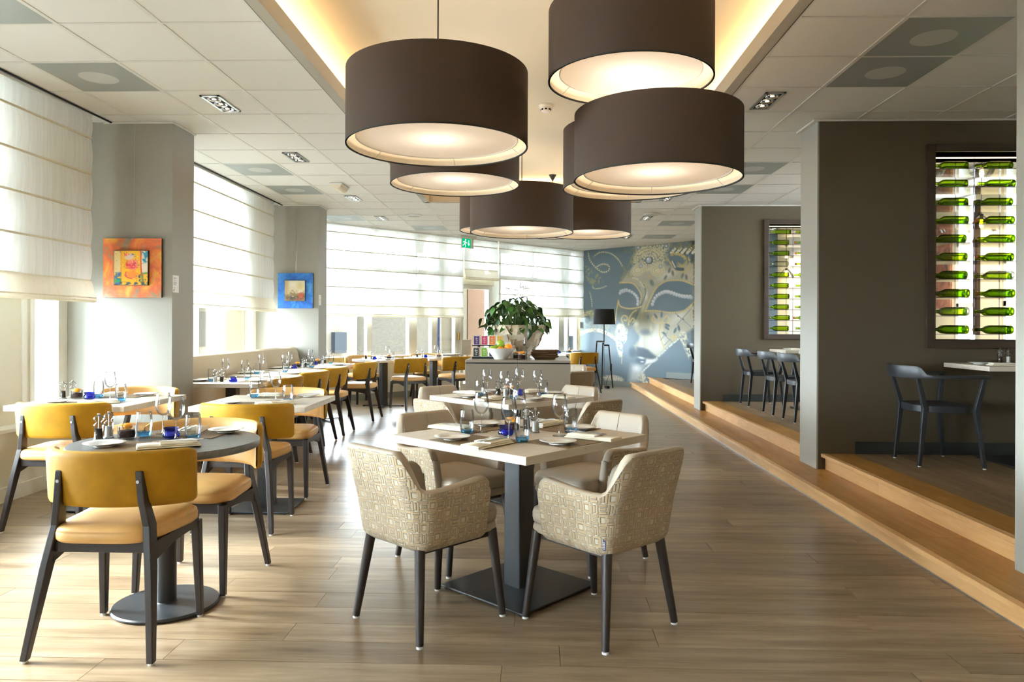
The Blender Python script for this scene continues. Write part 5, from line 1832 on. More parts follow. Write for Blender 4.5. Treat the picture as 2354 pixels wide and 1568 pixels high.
def make_tumbler():
    t = thing('water_tumbler', (0, 0, 0))
    MB().lathe([(.0315, .022), (.0352, .045), (.0362, .068), (.0350, .092), (.0320, .116)], 28).build('wall', M['clear'], t, smooth=True)
    MB().lathe([(.0328, .1145), (.0328, .117), (.0308, .117), (.0308, .1145), (.0328, .1145)], 28).build('rim', M['clear'], t, smooth=True)
    MB().lathe([(.0005, .001), (.026, .001), (.0285, .006), (.0318, .022)], 28).build('base', M['blue_base'], t, smooth=True)
    MB().lathe([(.0005, .016), (.022, .017), (.0300, .024)], 28).build('base_top', M['blue_base'], t, smooth=True)
    return t
def make_candle():
    t = thing('candle_holder', (0, 0, 0))
    MB().lathe([(.0005, .002), (.030, .002), (.037, .008), (.0385, .018), (.034, .028), (.029, .034), (.030, .042), (.0345, .049), (.032, .0495), (.027, .042), (.026, .033), (.030, .020), (.028, .010), (.0005, .008)], 28).build('holder', M['cobalt'], t, smooth=True)
    MB().lathe([(.0005, .024), (.018, .024), (.018, .010)], 18).build('tealight', M['white_plastic'], t, smooth=True, angle=40)
    return t
def make_mill(fill, cat_):
    def mk():
        t = thing('spice_mill', (0, 0, 0))
        MB().lathe([(.0225, .0), (.0225, .004), (.0185, .008), (.0185, .064), (.0215, .068), (.0215, .074), (.012, .080), (.0115, .086), (.022, .094), (.0225, .102), (.018, .111), (.008, .114)], 22, cap0=True).build('body', M['clear'], t, smooth=True, angle=60)
        MB().lathe([(.0005, .008), (.0150, .008), (.0150, .056), (.0005, .058)], 16).build('filling', fill, t, smooth=True, angle=40)
        MB().lathe([(.0025, .05), (.0025, .112)], 8).build('spindle', M['chrome'], t)
        MB().lathe([(.003, .112), (.006, .116), (.0065, .121), (.003, .125)], 12, cap0=True, cap1=True).build('knob', M['chrome'], t, smooth=True)
        return t
    return mk
def make_jar():
    t = thing('flower_jar', (0, 0, 0))
    MB().lathe([(.0005, .003), (.036, .003), (.0385, .007), (.0395, .035), (.0395, .062)], 28).build('glass', M['clear'], t, smooth=True)
    MB().lathe([(.0005, .008), (.034, .008), (.036, .020), (.034, .040), (.0005, .045)], 22).build('filling', M['potpourri'], t, smooth=True)
    for k in range(7):
        a = 2 * PI * k / 7 + .3
        m_ = MB()
        rings = []
        for f in (0, .25, .5, .75, 1):
            wd = .012 * math.sin(PI * (0.12 + .8 * f))
            r_ = .006 + .030 * f
            z = .058 + .013 * math.sin(PI * f * .9)
            ca, sa = math.cos(a), math.sin(a)
            rings.append([(r_ * ca - wd * sa, r_ * sa + wd * ca, z - .003), (r_ * ca, r_ * sa, z), (r_ * ca + wd * sa, r_ * sa - wd * ca, z - .003)])
        m_.loft(rings, closed=False, cap=False)
        m_.build('petal', M['flower'] if k % 3 else M['peach'], t, smooth=True)
    MB().lathe([(.012, .048), (.020, .058), (.017, .070), (.008, .075)], 14, c=(.008, -.010, 0), cap0=True, cap1=True).build('blossom', M['flower'], t, smooth=True)
    MB().lathe([(.008, .046), (.015, .056), (.012, .066), (.005, .070)], 12, c=(-.018, .012, 0), cap0=True, cap1=True).build('blossom', M['peach'], t, smooth=True)
    return t
def make_napkin():
    t = thing('folded_napkin', (0, 0, 0))
    def slab(x0, x1, y0, y1, z0, z1, rnd, nm):
        m_ = MB()
        nx, ny = 10, 12
        for top in (0, 1):
            pass
        rings = []
        for i in range(ny + 1):
            y = y0 + (y1 - y0) * i / ny
            wob = .0018 * math.sin(i * 1.3 + z0 * 900)
            zt = z1 + .0012 * math.sin(i * .9)
            rings.append([(x0, y, z0 + (z1 - z0) * .3), (x0 + .004, y, z0), (x1 - .004, y, z0), (x1 + wob, y, z0 + (z1 - z0) * .4), (x1 - .003 + wob, y, zt - .001), ((x0 + x1) / 2, y, zt), (x0 + .004, y, zt - .0005)])
        m_.loft(rings)
        return m_.build(nm, M['linen'], t, smooth=True, angle=60)
    slab(-.056, .054, -.125, .125, .0005, .008, 0, 'fold')
    slab(-.054, .051, -.123, .117, .0082, .015, 0, 'fold')
    slab(-.050, .047, -.035, .112, .0152, .022, 0, 'fold')
    return t
def make_fork():
    m_ = MB()
    rings = []
    for y, wd, z in ((-.10, .004, .002), (-.095, .0055, .002), (-.04, .004, .003), (.02, .0026, .004), (.045, .004, .003), (.055, .010, .002), (.065, .0115, .002)):
        rings.append([(-wd, y, z), (wd, y, z), (wd, y, z + .0016), (-wd, y, z + .0016)])
    m_.loft(rings)
    for k in range(4):
        x = -.0096 + k * .0064
        m_.loft([[(x - .0016, y, z), (x + .0016, y, z), (x + .0016, y, z + .0014), (x - .0016, y, z + .0014)] for y, z in ((.064, .002), (.085, .0035), (.100, .006))])
    return m_.build('fork', M['chrome'], None, smooth=True, angle=50)
def make_knife():
    m_ = MB()
    rings = []
    for y, a, b, z in ((-.10, -.0035, .0035, .002), (-.09, -.0055, .0055, .002), (-.02, -.004, .004, .002), (.0, -.0045, .006, .0025), (.06, -.006, .0075, .0025), (.095, -.006, .003, .0025), (.105, -.005, -.003, .0025)):
        rings.append([(a, y, z), (b, y, z), (b, y, z + .0015), (a, y, z + .0018)])
    m_.loft(rings)
    return m_.build('knife', M['chrome'], None, smooth=True, angle=50)
def make_mat():
    m_ = MB().b2(-.173, .173, -.13, .13, 0, .0022)
    return m_.build('placemat', M['mat'], None)
PLATE = Kind(make_plate, 'plate', 'white bread plates')
WINE = Kind(make_wine, 'glass', 'wine glasses on the set tables')
TUMB = Kind(make_tumbler, 'glass', 'blue based water tumblers')
CAND = Kind(make_candle, 'candle holder', 'cobalt blue candle holders')
PEP = Kind(make_mill(M['pepper'], ''), 'mill', 'clear spice mills')
SALT = Kind(make_mill(M['salt'], ''), 'mill', 'clear spice mills')
JAR = Kind(make_jar, 'jar', 'glass jars of orange petals')
NAP = Kind(make_napkin, 'napkin', 'folded ivory napkins')
FORK = Kind(make_fork, 'fork', 'forks on the napkins')
KNIFE = Kind(make_knife, 'knife', 'knives on the napkins')
MAT = Kind(make_mat, 'placemat', 'woven bronze placemats')

def setting(cx, cy_, z, face, where, tname, d=.30, plate=(-.115, .335), nap=(.135, .350), wine=(.10, .172), tumb=(.185, .150), mat=(0, .306), cutlery=True, j=.006, glasses=True, naprot=8):
    """one cover; face = direction the guest looks; offsets are (to the guest's right, out from the table centre)"""
    f = R(face)
    fx, fy = math.cos(f), math.sin(f)
    rx, ry = fy, -fx
    def at(o, jj=j):
        return (cx + rx * o[0] - fx * o[1] + random.uniform(-jj, jj), cy_ + ry * o[0] - fy * o[1] + random.uniform(-jj, jj))
    rz = f - PI / 2
    zt = z + .0005
    on = zt + .0025
    if mat:
        p = at(mat, 0); MAT.put((p[0], p[1], zt), rz, 'bronze woven placemat %s on the %s' % (where, tname)[:200])
    if plate:
        p = at(plate); PLATE.put((p[0], p[1], on), random.random() * 6, 'white bread plate %s on the %s' % (where, tname))
    if nap:
        p = at(nap); a = rz + R(-90 + naprot) + PI / 2 + random.uniform(-.06, .06)
        NAP.put((p[0], p[1], on), a, 'ivory folded napkin %s on the %s' % (where, tname))
        if cutlery:
            ca, sa = math.cos(a), math.sin(a)
            for k_, off, nm in ((FORK, -.014, 'fork'), (KNIFE, .014, 'knife')):
                k_.put((p[0] + ca * off - sa * .035, p[1] + sa * off + ca * .035, on + .0225), a + (.08 if off < 0 else -.03), 'steel %s on napkin %s on the %s' % (nm, where, tname))
    if wine:
        p = at(wine); WINE.put((p[0], p[1], on), 0, 'stemmed wine glass %s on the %s' % (where, tname))
    if tumb:
        p = at(tumb); TUMB.put((p[0], p[1], on), 0, 'blue based tumbler %s on the %s' % (where, tname))

TT = .75
c1 = (-.070, 3.592)
n1 = 'nearest square table'
setting(*c1, TT, 48.6, 'at front left', n1, plate=(-.10, .345), nap=(.140, .352), wine=(.100, .178), tumb=(.172, .160))
setting(*c1, TT, 138.6, 'at front right', n1, plate=(-.10, .335), nap=(.135, .352), wine=(.090, .182), tumb=(.206, .150))
setting(*c1, TT, -41.4, 'at rear left', n1, plate=(-.11, .335), nap=(.120, .352), wine=(.085, .172), tumb=(.175, .190))
setting(*c1, TT, -131.4, 'at rear right', n1, plate=(-.12, .330), nap=(.125, .352), wine=(.16, .175), tumb=None)
CAND.put((-.135, 3.545, TT), 0, 'cobalt candle holder on the nearest square table')
JAR.put((-.108, 3.70, TT), .4, 'jar of orange petals on the nearest square table')
PEP.put((-.035, 3.715, TT), 0, 'clear pepper mill on the nearest square table')
SALT.put((.008, 3.655, TT), 0, 'clear salt mill on the nearest square table')
c2 = (-.170, 5.575)
n2 = 'second middle table'
setting(*c2, TT, 45, 'at front left', n2, cutlery=False)
setting(*c2, TT, 135, 'at front right', n2, cutlery=False)
setting(*c2, TT, -45, 'at rear left', n2, cutlery=False)
setting(*c2, TT, -135, 'at rear right', n2, cutlery=False)
CAND.put((-.11, 5.62, TT), 0, 'cobalt candle holder on the second middle table')
JAR.put((-.19, 5.66, TT), .9, 'jar of petals on the second middle table')
PEP.put((-.27, 5.56, TT), 0, 'clear pepper mill on the second middle table')
SALT.put((-.215, 5.53, TT), 0, 'clear salt mill on the second middle table')
cr = (-1.672, 3.292)
nr = 'round stone table'
setting(*cr, TT, 90, 'nearest us', nr, mat=(.0, .17), plate=(-.185, .165), nap=(.09, .165), wine=(.02, -.03), tumb=(.105, -.035), naprot=-62)
setting(*cr, TT, -90, 'on the far side', nr, mat=(.0, .21), plate=(-.15, .275), nap=(.02, .270), wine=(.125, .205), tumb=(.168, .122))
CAND.put((-1.70, 3.385, TT), 0, 'cobalt candle holder on the round stone table')
JAR.put((-1.888, 3.345, TT), .2, 'jar of orange petals on the round stone table')
PEP.put((-1.985, 3.285, TT), 0, 'pepper mill on the round stone table')
SALT.put((-1.985, 3.365, TT), 0, 'salt mill on the round stone table')
cl = (-3.05, 5.07)
nl = 'left window table'
setting(*cl, TT, 90, 'nearest us', nl, mat=(0, .27), plate=(-.15, .26), nap=(.12, .23), wine=(.10, .06), tumb=(.20, .10), cutlery=False, naprot=-60)
setting(*cl, TT, -90, 'on the far side', nl, mat=(0, .27), plate=(-.15, .33), nap=(.10, .35), wine=None, tumb=(.096, .14), cutlery=False)
CAND.put((-3.163, 5.12, TT), 0, 'cobalt candle holder on the left window table')
JAR.put((-3.273, 5.15, TT), .2, 'jar of orange petals on the left window table')
PEP.put((-3.36, 5.13, TT), 0, 'pepper mill on the left window table')
SALT.put((-3.36, 5.24, TT), 0, 'salt mill on the left window table')
cm = (-1.875, 5.10)
nm_ = 'table behind the round one'
setting(*cm, TT, 90, 'nearest us', nm_, mat=(.01, .24), plate=(-.165, .25), nap=(.145, .25), wine=(.06, -.01), tumb=(.177, .10), naprot=-60)
setting(*cm, TT, -90, 'on the far side', nm_, mat=(0, .27), plate=(-.20, .29), nap=(.13, .325), wine=(.09, .200), tumb=(.164, .180), cutlery=False, naprot=88)
for cyb, nb, items in ((6.90, 'first banquette table', 'SPC'), (8.00, 'second banquette table', ''), (8.97, 'third banquette table', 'JC'), (9.83, 'fourth banquette table', 'JC')):
    cx = -2.87
    setting(cx, cyb, TT, 0, 'on the banquette side', nb, mat=(0, .235), plate=(.10, .28), nap=(-.06, .245), wine=(-.27, .18) if cyb < 7 else (-.17, .20), tumb=(.13, .14), cutlery=False)
    setting(cx, cyb, TT, 180, 'on the chair side', nb, mat=(0, .235), plate=(-.10, .265), nap=(.10, .245), wine=(-.05, .13) if cyb < 7 else (.22, .04), tumb=(.16, .08), cutlery=False)
    if 'S' in items:
        SALT.put((-2.935, cyb - .24, TT), 0, 'salt mill on the %s' % nb); PEP.put((-2.876, cyb - .235, TT), 0, 'pepper mill on the %s' % nb)
        CAND.put((-2.80, cyb - .16, TT), 0, 'cobalt candle holder on the %s' % nb)
    if 'J' in items:
        CAND.put((-2.957, cyb - .02, TT), 0, 'cobalt candle holder on the %s' % nb)
        JAR.put((-2.98, cyb + .18, TT), 0, 'jar of petals on the %s' % nb)
        SALT.put((-2.90, cyb + .15, TT), 0, 'salt mill on the %s' % nb); PEP.put((-2.90, cyb + .24, TT), 0, 'pepper mill on the %s' % nb)
for cx, cyf, nf in ((-2.40, 11.62, 'lone far table'), (-1.71, 12.42, 'far table by the door'), (.62, 14.75, 'table by the mural')):
    setting(cx, cyf, TT, 135, 'on our side', nf, mat=None, cutlery=False, plate=(-.1, .26), nap=(.1, .27), wine=None, tumb=(.12, .06))
    setting(cx, cyf, TT, -45, 'on the window side', nf, mat=None, cutlery=False, plate=(-.1, .26), nap=(.1, .27), wine=(-.14, .10), tumb=(-.22, .12))
    CAND.put((cx - .12, cyf - .12, TT), 0, 'cobalt candle holder on the %s' % nf)
    JAR.put((cx + .10, cyf - .05, TT), 0, 'jar of orange petals on the %s' % nf)
    PEP.put((cx - .27, cyf - .06, TT), 0, 'pepper mill on the %s' % nf); SALT.put((cx - .19, cyf - .02, TT), 0, 'salt mill on the %s' % nf)
ZP = PZ + .76
PLATE.put((3.50, 5.86, ZP), 0, 'white plate on the nearer platform table')
NAP.put((3.56, 5.62, ZP), R(82), 'ivory napkin on the nearer platform table')
PEP.put((3.70, 5.93, ZP), 0, 'pepper mill on the nearer platform table'); SALT.put((3.765, 5.93, ZP), 0, 'salt mill on the nearer platform table')
CAND.put((3.74, 5.73, ZP), 0, 'cobalt candle holder on the nearer platform table')
WINE.put((3.78, 5.66, ZP), 0, 'wine glass on the nearer platform table')
TUMB.put((3.80, 5.54, ZP), 0, 'tumbler on the nearer platform table'); JAR.put((3.90, 5.80, ZP), 0, 'jar of petals on the nearer platform table')
PLATE.put((3.26, 9.45, ZP), 0, 'white plate on the rear platform table'); NAP.put((3.34, 9.25, ZP), R(80), 'ivory napkin on the rear platform table')
PEP.put((3.46, 9.33, ZP), 0, 'pepper mill on the rear platform table'); CAND.put((3.54, 9.27, ZP), 0, 'cobalt candle holder on the rear platform table'); WINE.put((3.50, 9.46, ZP), 0, 'wine glass on the rear platform table')
# ================================================================== ON THE SIDEBOARD
# shell-clad planter: shards laid over a bowl
pl = thing('planter_bowl', (-.18, 7.62, SZ), 0, 'faceted pale shell bowl planter on the sideboard', 'planter')
prof_r = [(.13, .0), (.17, .06), (.215, .13), (.255, .21), (.285, .29), (.295, .335)]
MB().lathe([(r - .012, z) for r, z in prof_r] + [(.27, .33), (.25, .27)], 32, cap0=True).build('inner_bowl', M['shell'], pl, smooth=True)
MB().lathe([(.0005, .272), (.25, .262)], 28).build('soil', M['soil'], pl)
rr_ = random.Random(11)
rows_ = [(.02, 8), (.085, 10), (.15, 11), (.215, 12), (.28, 13)]
def bowl_r(z):
    for (ra, za), (rb, zb_) in zip(prof_r[:-1], prof_r[1:]):
        if z <= zb_:
            return ra + (rb - ra) * (z - za) / (zb_ - za)
    return prof_r[-1][0]
for zc, n in rows_:
    for k in range(n):
        a = 2 * PI * (k + .5 * (n % 2)) / n + rr_.uniform(-.08, .08)
        hw = PI / n * 1.12
        tilt = rr_.uniform(-.016, .016)
        tw = rr_.uniform(-.25, .25)
        pts = []
        for (da, dz) in ((-1, -1), (1, -1), (1.0, 1), (-1.0, 1)):
            da2 = da * hw * rr_.uniform(.8, 1.1) - dz * tw * hw
            zz = zc + dz * .043 * rr_.uniform(.8, 1.15) + da * tw * .05
            zz = max(.002, min(.355, zz))
            r = bowl_r(min(zz, .33)) + .010 + da * tilt + rr_.uniform(-.004, .006)
            pts.append(Vector((r * math.cos(a + da2), r * math.sin(a + da2), zz)))
        inner = [p - Vector((p.x, p.y, 0)).normalized() * .008 for p in pts]
        MB().loft([inner, pts]).build('shell_shard', M['shell'], pl)
pt_ = thing('anthurium_plant', (-.18, 7.62, SZ + .265), 0, 'bushy green leafy plant with upright pale flowers in the shell planter', 'plant')
lr = random.Random(5)
def leaf_mesh(L, W, droop, fold):
    m_ = MB()
    rings = []
    n = 9
    for i in range(n + 1):
        f = i / n
        wd = W * (math.sin(PI * min(1, f ** .62)) ** .85) * (1 - .1 * f)
        if i == n:
            wd = .0005
        z = -droop * f * f * L
        y = f * L * (1 - .25 * droop * f)
        rings.append([(-wd, y, z + fold * wd), (-wd * .5, y, z + fold * wd * .35), (0, y, z - .001), (wd * .5, y, z + fold * wd * .35), (wd, y, z + fold * wd)])
    m_.loft(rings, closed=False, cap=False)
    return m_
leaf_protos = []
for L_, W_, d_, f_ in ((.15, .042, .5, .3), (.13, .036, .9, .25), (.17, .040, .25, .35), (.12, .044, .35, .2)):
    for mk_ in ('leaf', 'leaf2'):
        o = leaf_mesh(L_, W_, d_, f_).build('leaf', M[mk_], pt_, smooth=True, angle=80)
        leaf_protos.append(o)
used_leaf = set()
stems = MB()
for k in range(180):
    a = 2.39996 * k + lr.uniform(-.3, .3)
    q_ = ((k + .5) / 180) ** .62                       # 0 at the crown, 1 at the rim
    base = Vector((.14 * q_ * math.cos(a), .14 * q_ * math.sin(a), .0))
    rad = .30 * q_ * lr.uniform(.85, 1.12)
    if math.cos(a) < -.5:
        rad *= 1.12
    hgt = .07 + .27 * math.sqrt(max(0, 1 - min(1, q_ * .98) ** 2)) * lr.uniform(.45, 1.05) + .03 * lr.random()
    if k % 4 == 0:                                     # low skirt of leaves over the rim
        rad, hgt = .20 + .12 * lr.random(), .02 + .10 * lr.random()
    tip = Vector((rad * math.cos(a), rad * math.sin(a) * .9, hgt))
    mid = (base + tip) * .5 + Vector((0, 0, .04))
    stems.tube([base, mid, tip], [.003, .0024, .0018], 5)
    pk = lr.randrange(8)
    if pk not in used_leaf:
        o = leaf_protos[pk]; used_leaf.add(pk)
    else:
        o = leaf_protos[pk].copy(); COL.objects.link(o)
    o.location = tip
    o.rotation_euler = (lr.uniform(-.1, .7) - q_ * 1.3, lr.uniform(-.5, .5), a - PI / 2 + lr.uniform(-.9, .9))
    s_ = lr.uniform(.55, .95)
    o.scale = (s_, s_, s_)
for pk in range(8):
    if pk not in used_leaf:
        leaf_protos[pk].location = (0, 0, .12)
o = stems.build('leaf_stems', M['stem'], pt_, smooth=True); o['kind'] = 'stuff'
for (fx, fy, fz, lean) in ((-.075, .0, .44, -.5), (.005, .02, .425, -.6), (.035, -.01, .455, .7), (.065, .02, .44, .4), (-.01, -.04, .37, -.3)):
    st = MB().tube([(fx * .3, fy, .0), (fx * .8, fy, fz * .6), (fx, fy, fz)], [.0026, .0022, .0018], 6).build('flower_stem', M['stem'], pt_, smooth=True)
    lf = leaf_mesh(.075, .022, .35, .35).build('spathe', M['leaf_pale'], st, smooth=True)
    lf.location = (fx, fy, fz)
    lf.rotation_euler = (.5, 0, PI / 2 if lean < 0 else -PI / 2)
    MB().tube([(fx, fy, fz), (fx + .006, fy, fz + .055)], [.0035, .002], 7).build('spadix', M['spadix'], st, smooth=True)

# boxed tea on a two-tier stand
ts = thing('tea_stand', (-.455, 7.30, SZ), 0, 'dark two tier display stand for tea boxes', 'stand')
MB().b2(-.16, .16, -.05, .05, .0, .018).build('lower_shelf', M['black'], ts, bevel=.002)
MB().b2(-.16, .16, -.045, .055, .125, .136).build('upper_shelf', M['black'], ts, bevel=.002)
for x in (-.10, .10):
    MB().b2(x - .012, x + .012, .038, .05, .018, .126).build('upright', M['black'], ts)
def glyph(parent, mat):
    """the curled letter t printed on every box"""
    m_ = MB()
    def st(pts, w_):
        P2 = [Vector(p) for p in pts]
        for i in range(len(P2) - 1):
            d_ = (P2[i + 1] - P2[i]).normalized()
            n_ = Vector((-d_.y, d_.x)) * w_ / 2
            a, b = P2[i] - d_ * w_ * .2, P2[i + 1] + d_ * w_ * .2
            m_.add([(p_.x, -.0364, p_.y) for p_ in (a - n_, b - n_, b + n_, a + n_)], [(0, 1, 2, 3)])
    st([(-.003, .026), (-.004, .010), (-.004, .0), (-.001, -.006), (.006, -.007), (.011, -.002)], .0045)
    st([(-.014, .012), (-.004, .013), (.008, .016), (.013, .013)], .0038)
    st([(.011, -.002), (.011, .003)], .003)
    for z, w2 in ((-.020, .022), (-.026, .016), (-.0305, .012)):
        m_.add([(-w2 / 2, -.0364, z), (w2 / 2, -.0364, z), (w2 / 2, -.0364, z + .0022), (-w2 / 2, -.0364, z + .0022)], [(0, 1, 2, 3)])
    m_.add([(-.006, -.0364, .034), (.006, -.0364, .034), (.006, -.0364, .0365), (-.006, -.0364, .0365)], [(0, 1, 2, 3)])
    o = m_.build('printed_letter', mat, parent)
    o['kind'] = 'stuff'
    return o
teas = [(-.115, 1, (86, 58, 130), 'purple tea box at the left of the upper tier'), (-.038, 1, (206, 64, 116), 'pink tea box second on the upper tier'), (.039, 1, (226, 122, 56), 'orange tea box third on the upper tier'), (.116, 1, (222, 172, 60), 'yellow tea box behind the apples on the upper tier'),
        (-.120, 0, (58, 58, 60), 'charcoal tea box at the left of the lower tier'), (-.040, 0, (126, 178, 50), 'lime green tea box on the lower tier'), (.040, 0, (70, 78, 72), 'dark grey tea box behind the fruit bowl')]
for x, lv, rgb, lb in teas:
    t = thing('tea_box', (-.455 + x, 7.30, SZ + (.136 if lv else .018)), 0, lb, 'tea box', 'tea boxes on the stand')
    MB().b2(-.033, .033, -.034, .034, 0, .095).build('carton', M['card'], t, bevel=.001)
    MB().b2(-.027, .027, -.0355, -.034, .004, .088).build('front_label', simple('tea_%s' % lb.split()[0], rgb, .5), t)
    g = glyph(t, M['card'])
    g.location = (0, 0, .048)

# fruit bowl
fb = thing('fruit_bowl', (-.325, 7.13, SZ), 0, 'white conical bowl of apples and oranges on the sideboard', 'bowl')
MB().lathe([(.0005, .006), (.05, .006), (.058, .0), (.062, .0), (.072, .018), (.105, .06), (.140, .104), (.143, .108), (.140, .109), (.10, .066), (.068, .026), (.045, .016), (.0005, .014)], 44).build('bowl', M['china'], fb, smooth=True, angle=50)
def fruit(x, y, z, r, kind, lb):
    t = thing(kind, (x, y, z), 0, lb, kind.replace('green_', ''), 'fruit in the white bowl')
    if kind == 'green_apple':
        MB().lathe([(.0006, .76 * r), (.3 * r, .86 * r), (.62 * r, .82 * r), (.9 * r, .48 * r), (1.0 * r, .05 * r), (.9 * r, -.45 * r), (.6 * r, -.82 * r), (.3 * r, -.92 * r), (.0006, -.84 * r)], 24).build('flesh', M['apple'], t, smooth=True, angle=80)
        MB().tube([(0, 0, .76 * r), (.1 * r, 0, 1.0 * r), (.2 * r, 0, 1.12 * r)], .0018, 5).build('stalk', M['spadix'], t)
    else:
        MB().lathe([(r * math.sin(PI * k / 14) + .0005, .96 * r * math.cos(PI * k / 14)) for k in range(15)], 24).build('peel', M['orange'], t, smooth=True, angle=80)
        MB().lathe([(.004, .955 * r), (.003, .985 * r)], 8, cap1=True).build('stalk_end', M['stem'], t)
    t.rotation_euler = (random.uniform(-.4, .4), random.uniform(-.4, .4), random.random() * 6)
    return t
def bowl_spot(a, d, z): return (-.325 + d * math.cos(R(a)), 7.13 + d * math.sin(R(a)), SZ + z)
fruit(*bowl_spot(200, .078, .098), .036, 'green_apple', 'green apple at the front left of the bowl')
fruit(*bowl_spot(134, .080, .102), .036, 'green_apple', 'green apple behind the left one in the bowl')
fruit(*bowl_spot(100, .010, .150), .040, 'green_apple', 'green apple on top in the middle of the bowl')
fruit(*bowl_spot(58, .082, .102), .035, 'green_apple', 'green apple tucked behind the large orange')
fruit(*bowl_spot(344, .080, .110), .042, 'orange', 'large orange at the right of the bowl')
fruit(*bowl_spot(270, .076, .092), .035, 'orange', 'low orange at the front of the bowl')
j = JAR.put((-.117, 7.03, SZ), .3, 'jar of orange petals on the sideboard front edge')
j.scale = (1.0, 1.0, 1.12)
j2 = JAR.put((-.168, 7.215, SZ), 1.1, 'second jar of orange petals, between fruit bowl and dressing bottle')
b = thing('oil_bottle', (-.095, 7.17, SZ), 0, 'glass dressing bottle with steel spout behind the petal jar', 'bottle')
MB().lathe([(.0005, .003), (.027, .003), (.028, .01), (.028, .10), (.02, .118), (.010, .124), (.010, .135)], 20).build('glass', M['clear'], b, smooth=True, angle=60)
MB().lathe([(.011, .132), (.012, .152), (.009, .155)], 14, cap0=True, cap1=True).build('stopper', M['black'], b, smooth=True)
MB().tube([(0, 0, .15), (0, 0, .19), (.006, 0, .215)], [.0045, .0035, .0025], 8).build('spout', M['chrome'], b, smooth=True)
for k in range(5):
    t = thing('woven_tray', (.105 + .004 * math.sin(k * 2), 7.22, SZ + k * .0185), R(2 * math.sin(k * 1.7)), ['lowest', 'second lowest', 'middle', 'second highest', 'topmost'][k] + ' woven brown tray in the stack on the sideboard', 'tray', 'stacked woven trays')
    s_ = .105 if k == 0 else .130
    out = rrect(s_, s_, .02, 4)
    m_ = MB()
    pad(m_, out, [(.03, .0), (.012, .002), (.0, .013), (.0, .017), (.006, .017), (.03, .008), (.05, .006)])
    m_.build('woven_base', M['rattan'], t, smooth=True, angle=40)
    for sx in (-1, 1):
        MB().b2(sx * (s_ + .003) - .006, sx * (s_ + .003) + .006, -.03, .03, .010, .0155).build('handle', M['alu'], t, bevel=.002)

# ================================================================== WINE RACKS
def make_bottle(glass, cork):
    def mk():
        t = thing('wine_bottle', (0, 0, 0))
        m90 = Matrix.Rotation(R(-90), 4, 'Y')       # neck towards -x
        MB().lathe([(.0005, .012), (.018, .008), (.030, .001), (.0355, .004), (.0365, .012), (.0365, .175), (.034, .195), (.024, .212), (.0155, .225), (.0140, .235), (.0135, .275), (.0155, .277), (.0155, .287), (.0135, .290)], 22, mat=m90).build('glass', glass, t, smooth=True, angle=60)
        MB().lathe([(.0005, .020), (.014, .017), (.028, .006)], 20, mat=m90).build('punt', glass, t, smooth=True)
        if cork:
            MB().lathe([(.0125, .278), (.0165, .288), (.0165, .302)], 14, cap0=True, cap1=True, mat=m90).build('stopper', M['cork'], t, smooth=True, angle=40)
        return t
    return mk
GREEN = Kind(make_bottle(M['green_glass'], False), 'bottle')
GREENC = Kind(make_bottle(M['green_glass'], True), 'bottle')
CLEARB = Kind(make_bottle(M['clear_bottle'], False), 'bottle')
ORD = ['top', 'second', 'third', 'fourth', 'fifth', 'sixth', 'seventh', 'eighth', 'ninth', 'lowest']
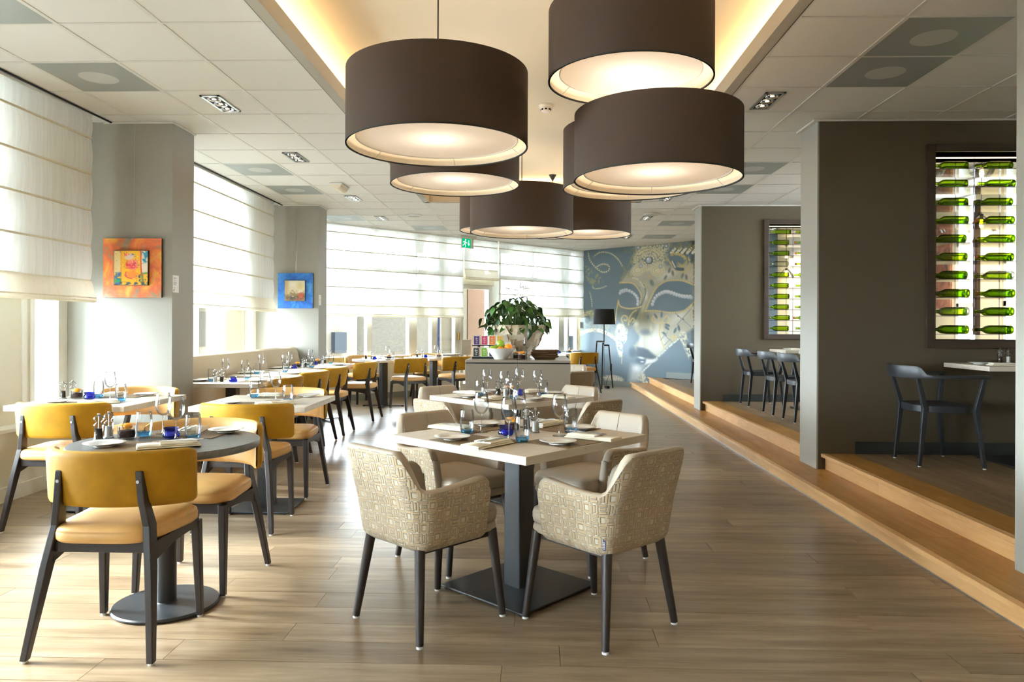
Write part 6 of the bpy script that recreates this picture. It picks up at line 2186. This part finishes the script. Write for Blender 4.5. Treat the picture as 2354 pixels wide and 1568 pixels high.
def rack(y, nm, cols, back, cfg):
    XA, XB, ZA, ZB = 3.285, 4.40, 1.185, 2.73
    t = thing('wine_rack', (0, y, 0), 0, 'lit wine rack set in the %s' % nm, 'wine rack')
    for nm_p, a in (('jamb', (XA - .07, XA, -.03, .40, ZA - .07, ZB + .06)), ('jamb', (XB, XB + .07, -.03, .40, ZA - .07, ZB + .06)), ('head', (XA, XB, -.03, .40, ZB, ZB + .06)), ('sill', (XA, XB, -.03, .40, ZA - .07, ZA))):
        MB().b2(*a).build('frame_' + nm_p, M['rack_frame'], t, bevel=.004)
    MB().b2(XA, XB, .185, .195, ZB - .008, ZB).build('led_strip', M['led_strip'], t)
    zs = [2.602, 2.452, 2.299, 2.147, 1.993, 1.841, 1.689, 1.538, 1.386, 1.234]
    for z in zs:
        MB().b2(XA, XB, .03, .36, z - .008, z - .002).build('shelf', M['shelf_glass'], t)
        MB().b2(XA, XB, .026, .030, z - .009, z - .001).build('shelf_edge', M['acrylic'], t)
    for x in (3.645, 4.02):
        for yy in (.06, .33):
            MB().b2(x - .004, x + .004, yy - .004, yy + .004, ZA, ZB).build('divider_rod', M['acrylic'], t)
    rb = random.Random(int(y * 10))
    for r_, z in enumerate(zs):
        for c_ in range(cols):
            for bk in range(2 if back else 1):
                x = XA + .306 + c_ * .370 + rb.uniform(0, .035)
                yy = y + (.10 if not bk else .27)
                k_ = GREEN
                q_ = rb.random()
                if (r_, c_, bk) in cfg:
                    k_ = CLEARB
                elif q_ < .3 and c_ == 1 or q_ < .15:
                    k_ = GREENC
                if bk:
                    x += .09
                lb = '%s bottle on the %s shelf, %s column, %s row of the %s' % ('clear' if k_ is CLEARB else ('orange stoppered green' if k_ is GREENC else 'green'), ORD[r_], ['left', 'right'][c_], ['front', 'back'][bk], nm.replace('partition', 'rack'))
                k_.put((x, yy, z + .0355), 0, lb, group='bottles lying in the %s rack' % nm.split()[0])
    return t
rack(6.13, 'nearer partition', 2, True, {(6, 1, 0), (8, 0, 0), (5, 0, 1)})
rack(10.385, 'rear partition', 2, False, {(3, 0, 0)})
# filament pendants hanging in the bays behind the racks
for x, y, z, lb in ((4.10, 7.7, 2.32, 'bare bulb pendant glowing behind the nearer wine rack'), (4.55, 7.6, 2.32, 'second bulb pendant behind the nearer wine rack'), (4.15, 12.2, 2.15, 'bulb pendant glowing behind the rear wine rack')):
    t = thing('bulb_pendant', (x, y, z), 0, lb, 'lamp', 'bulb pendants over the platform')
    MB().tube([(0, 0, .12), (0, 0, CZ - z)], .003, 6).build('cord', M['black'], t)
    MB().lathe([(.014, .07), (.018, .08), (.018, .12), (.012, .125)], 14, cap0=True, cap1=True).build('socket', M['black'], t, smooth=True)
    MB().lathe([(.0005, -.02), (.016, -.012), (.022, .01), (.016, .04), (.012, .07)], 16).build('bulb', M['bulb'], t, smooth=True)
    MB().lathe([(.02, .11), (.05, .08), (.10, .02), (.13, -.05)], 28).build('glass_shade', M['clear'], t, smooth=True)
tag(p, 'rust and grey abstract painting seen through the nearer wine rack', 'painting')
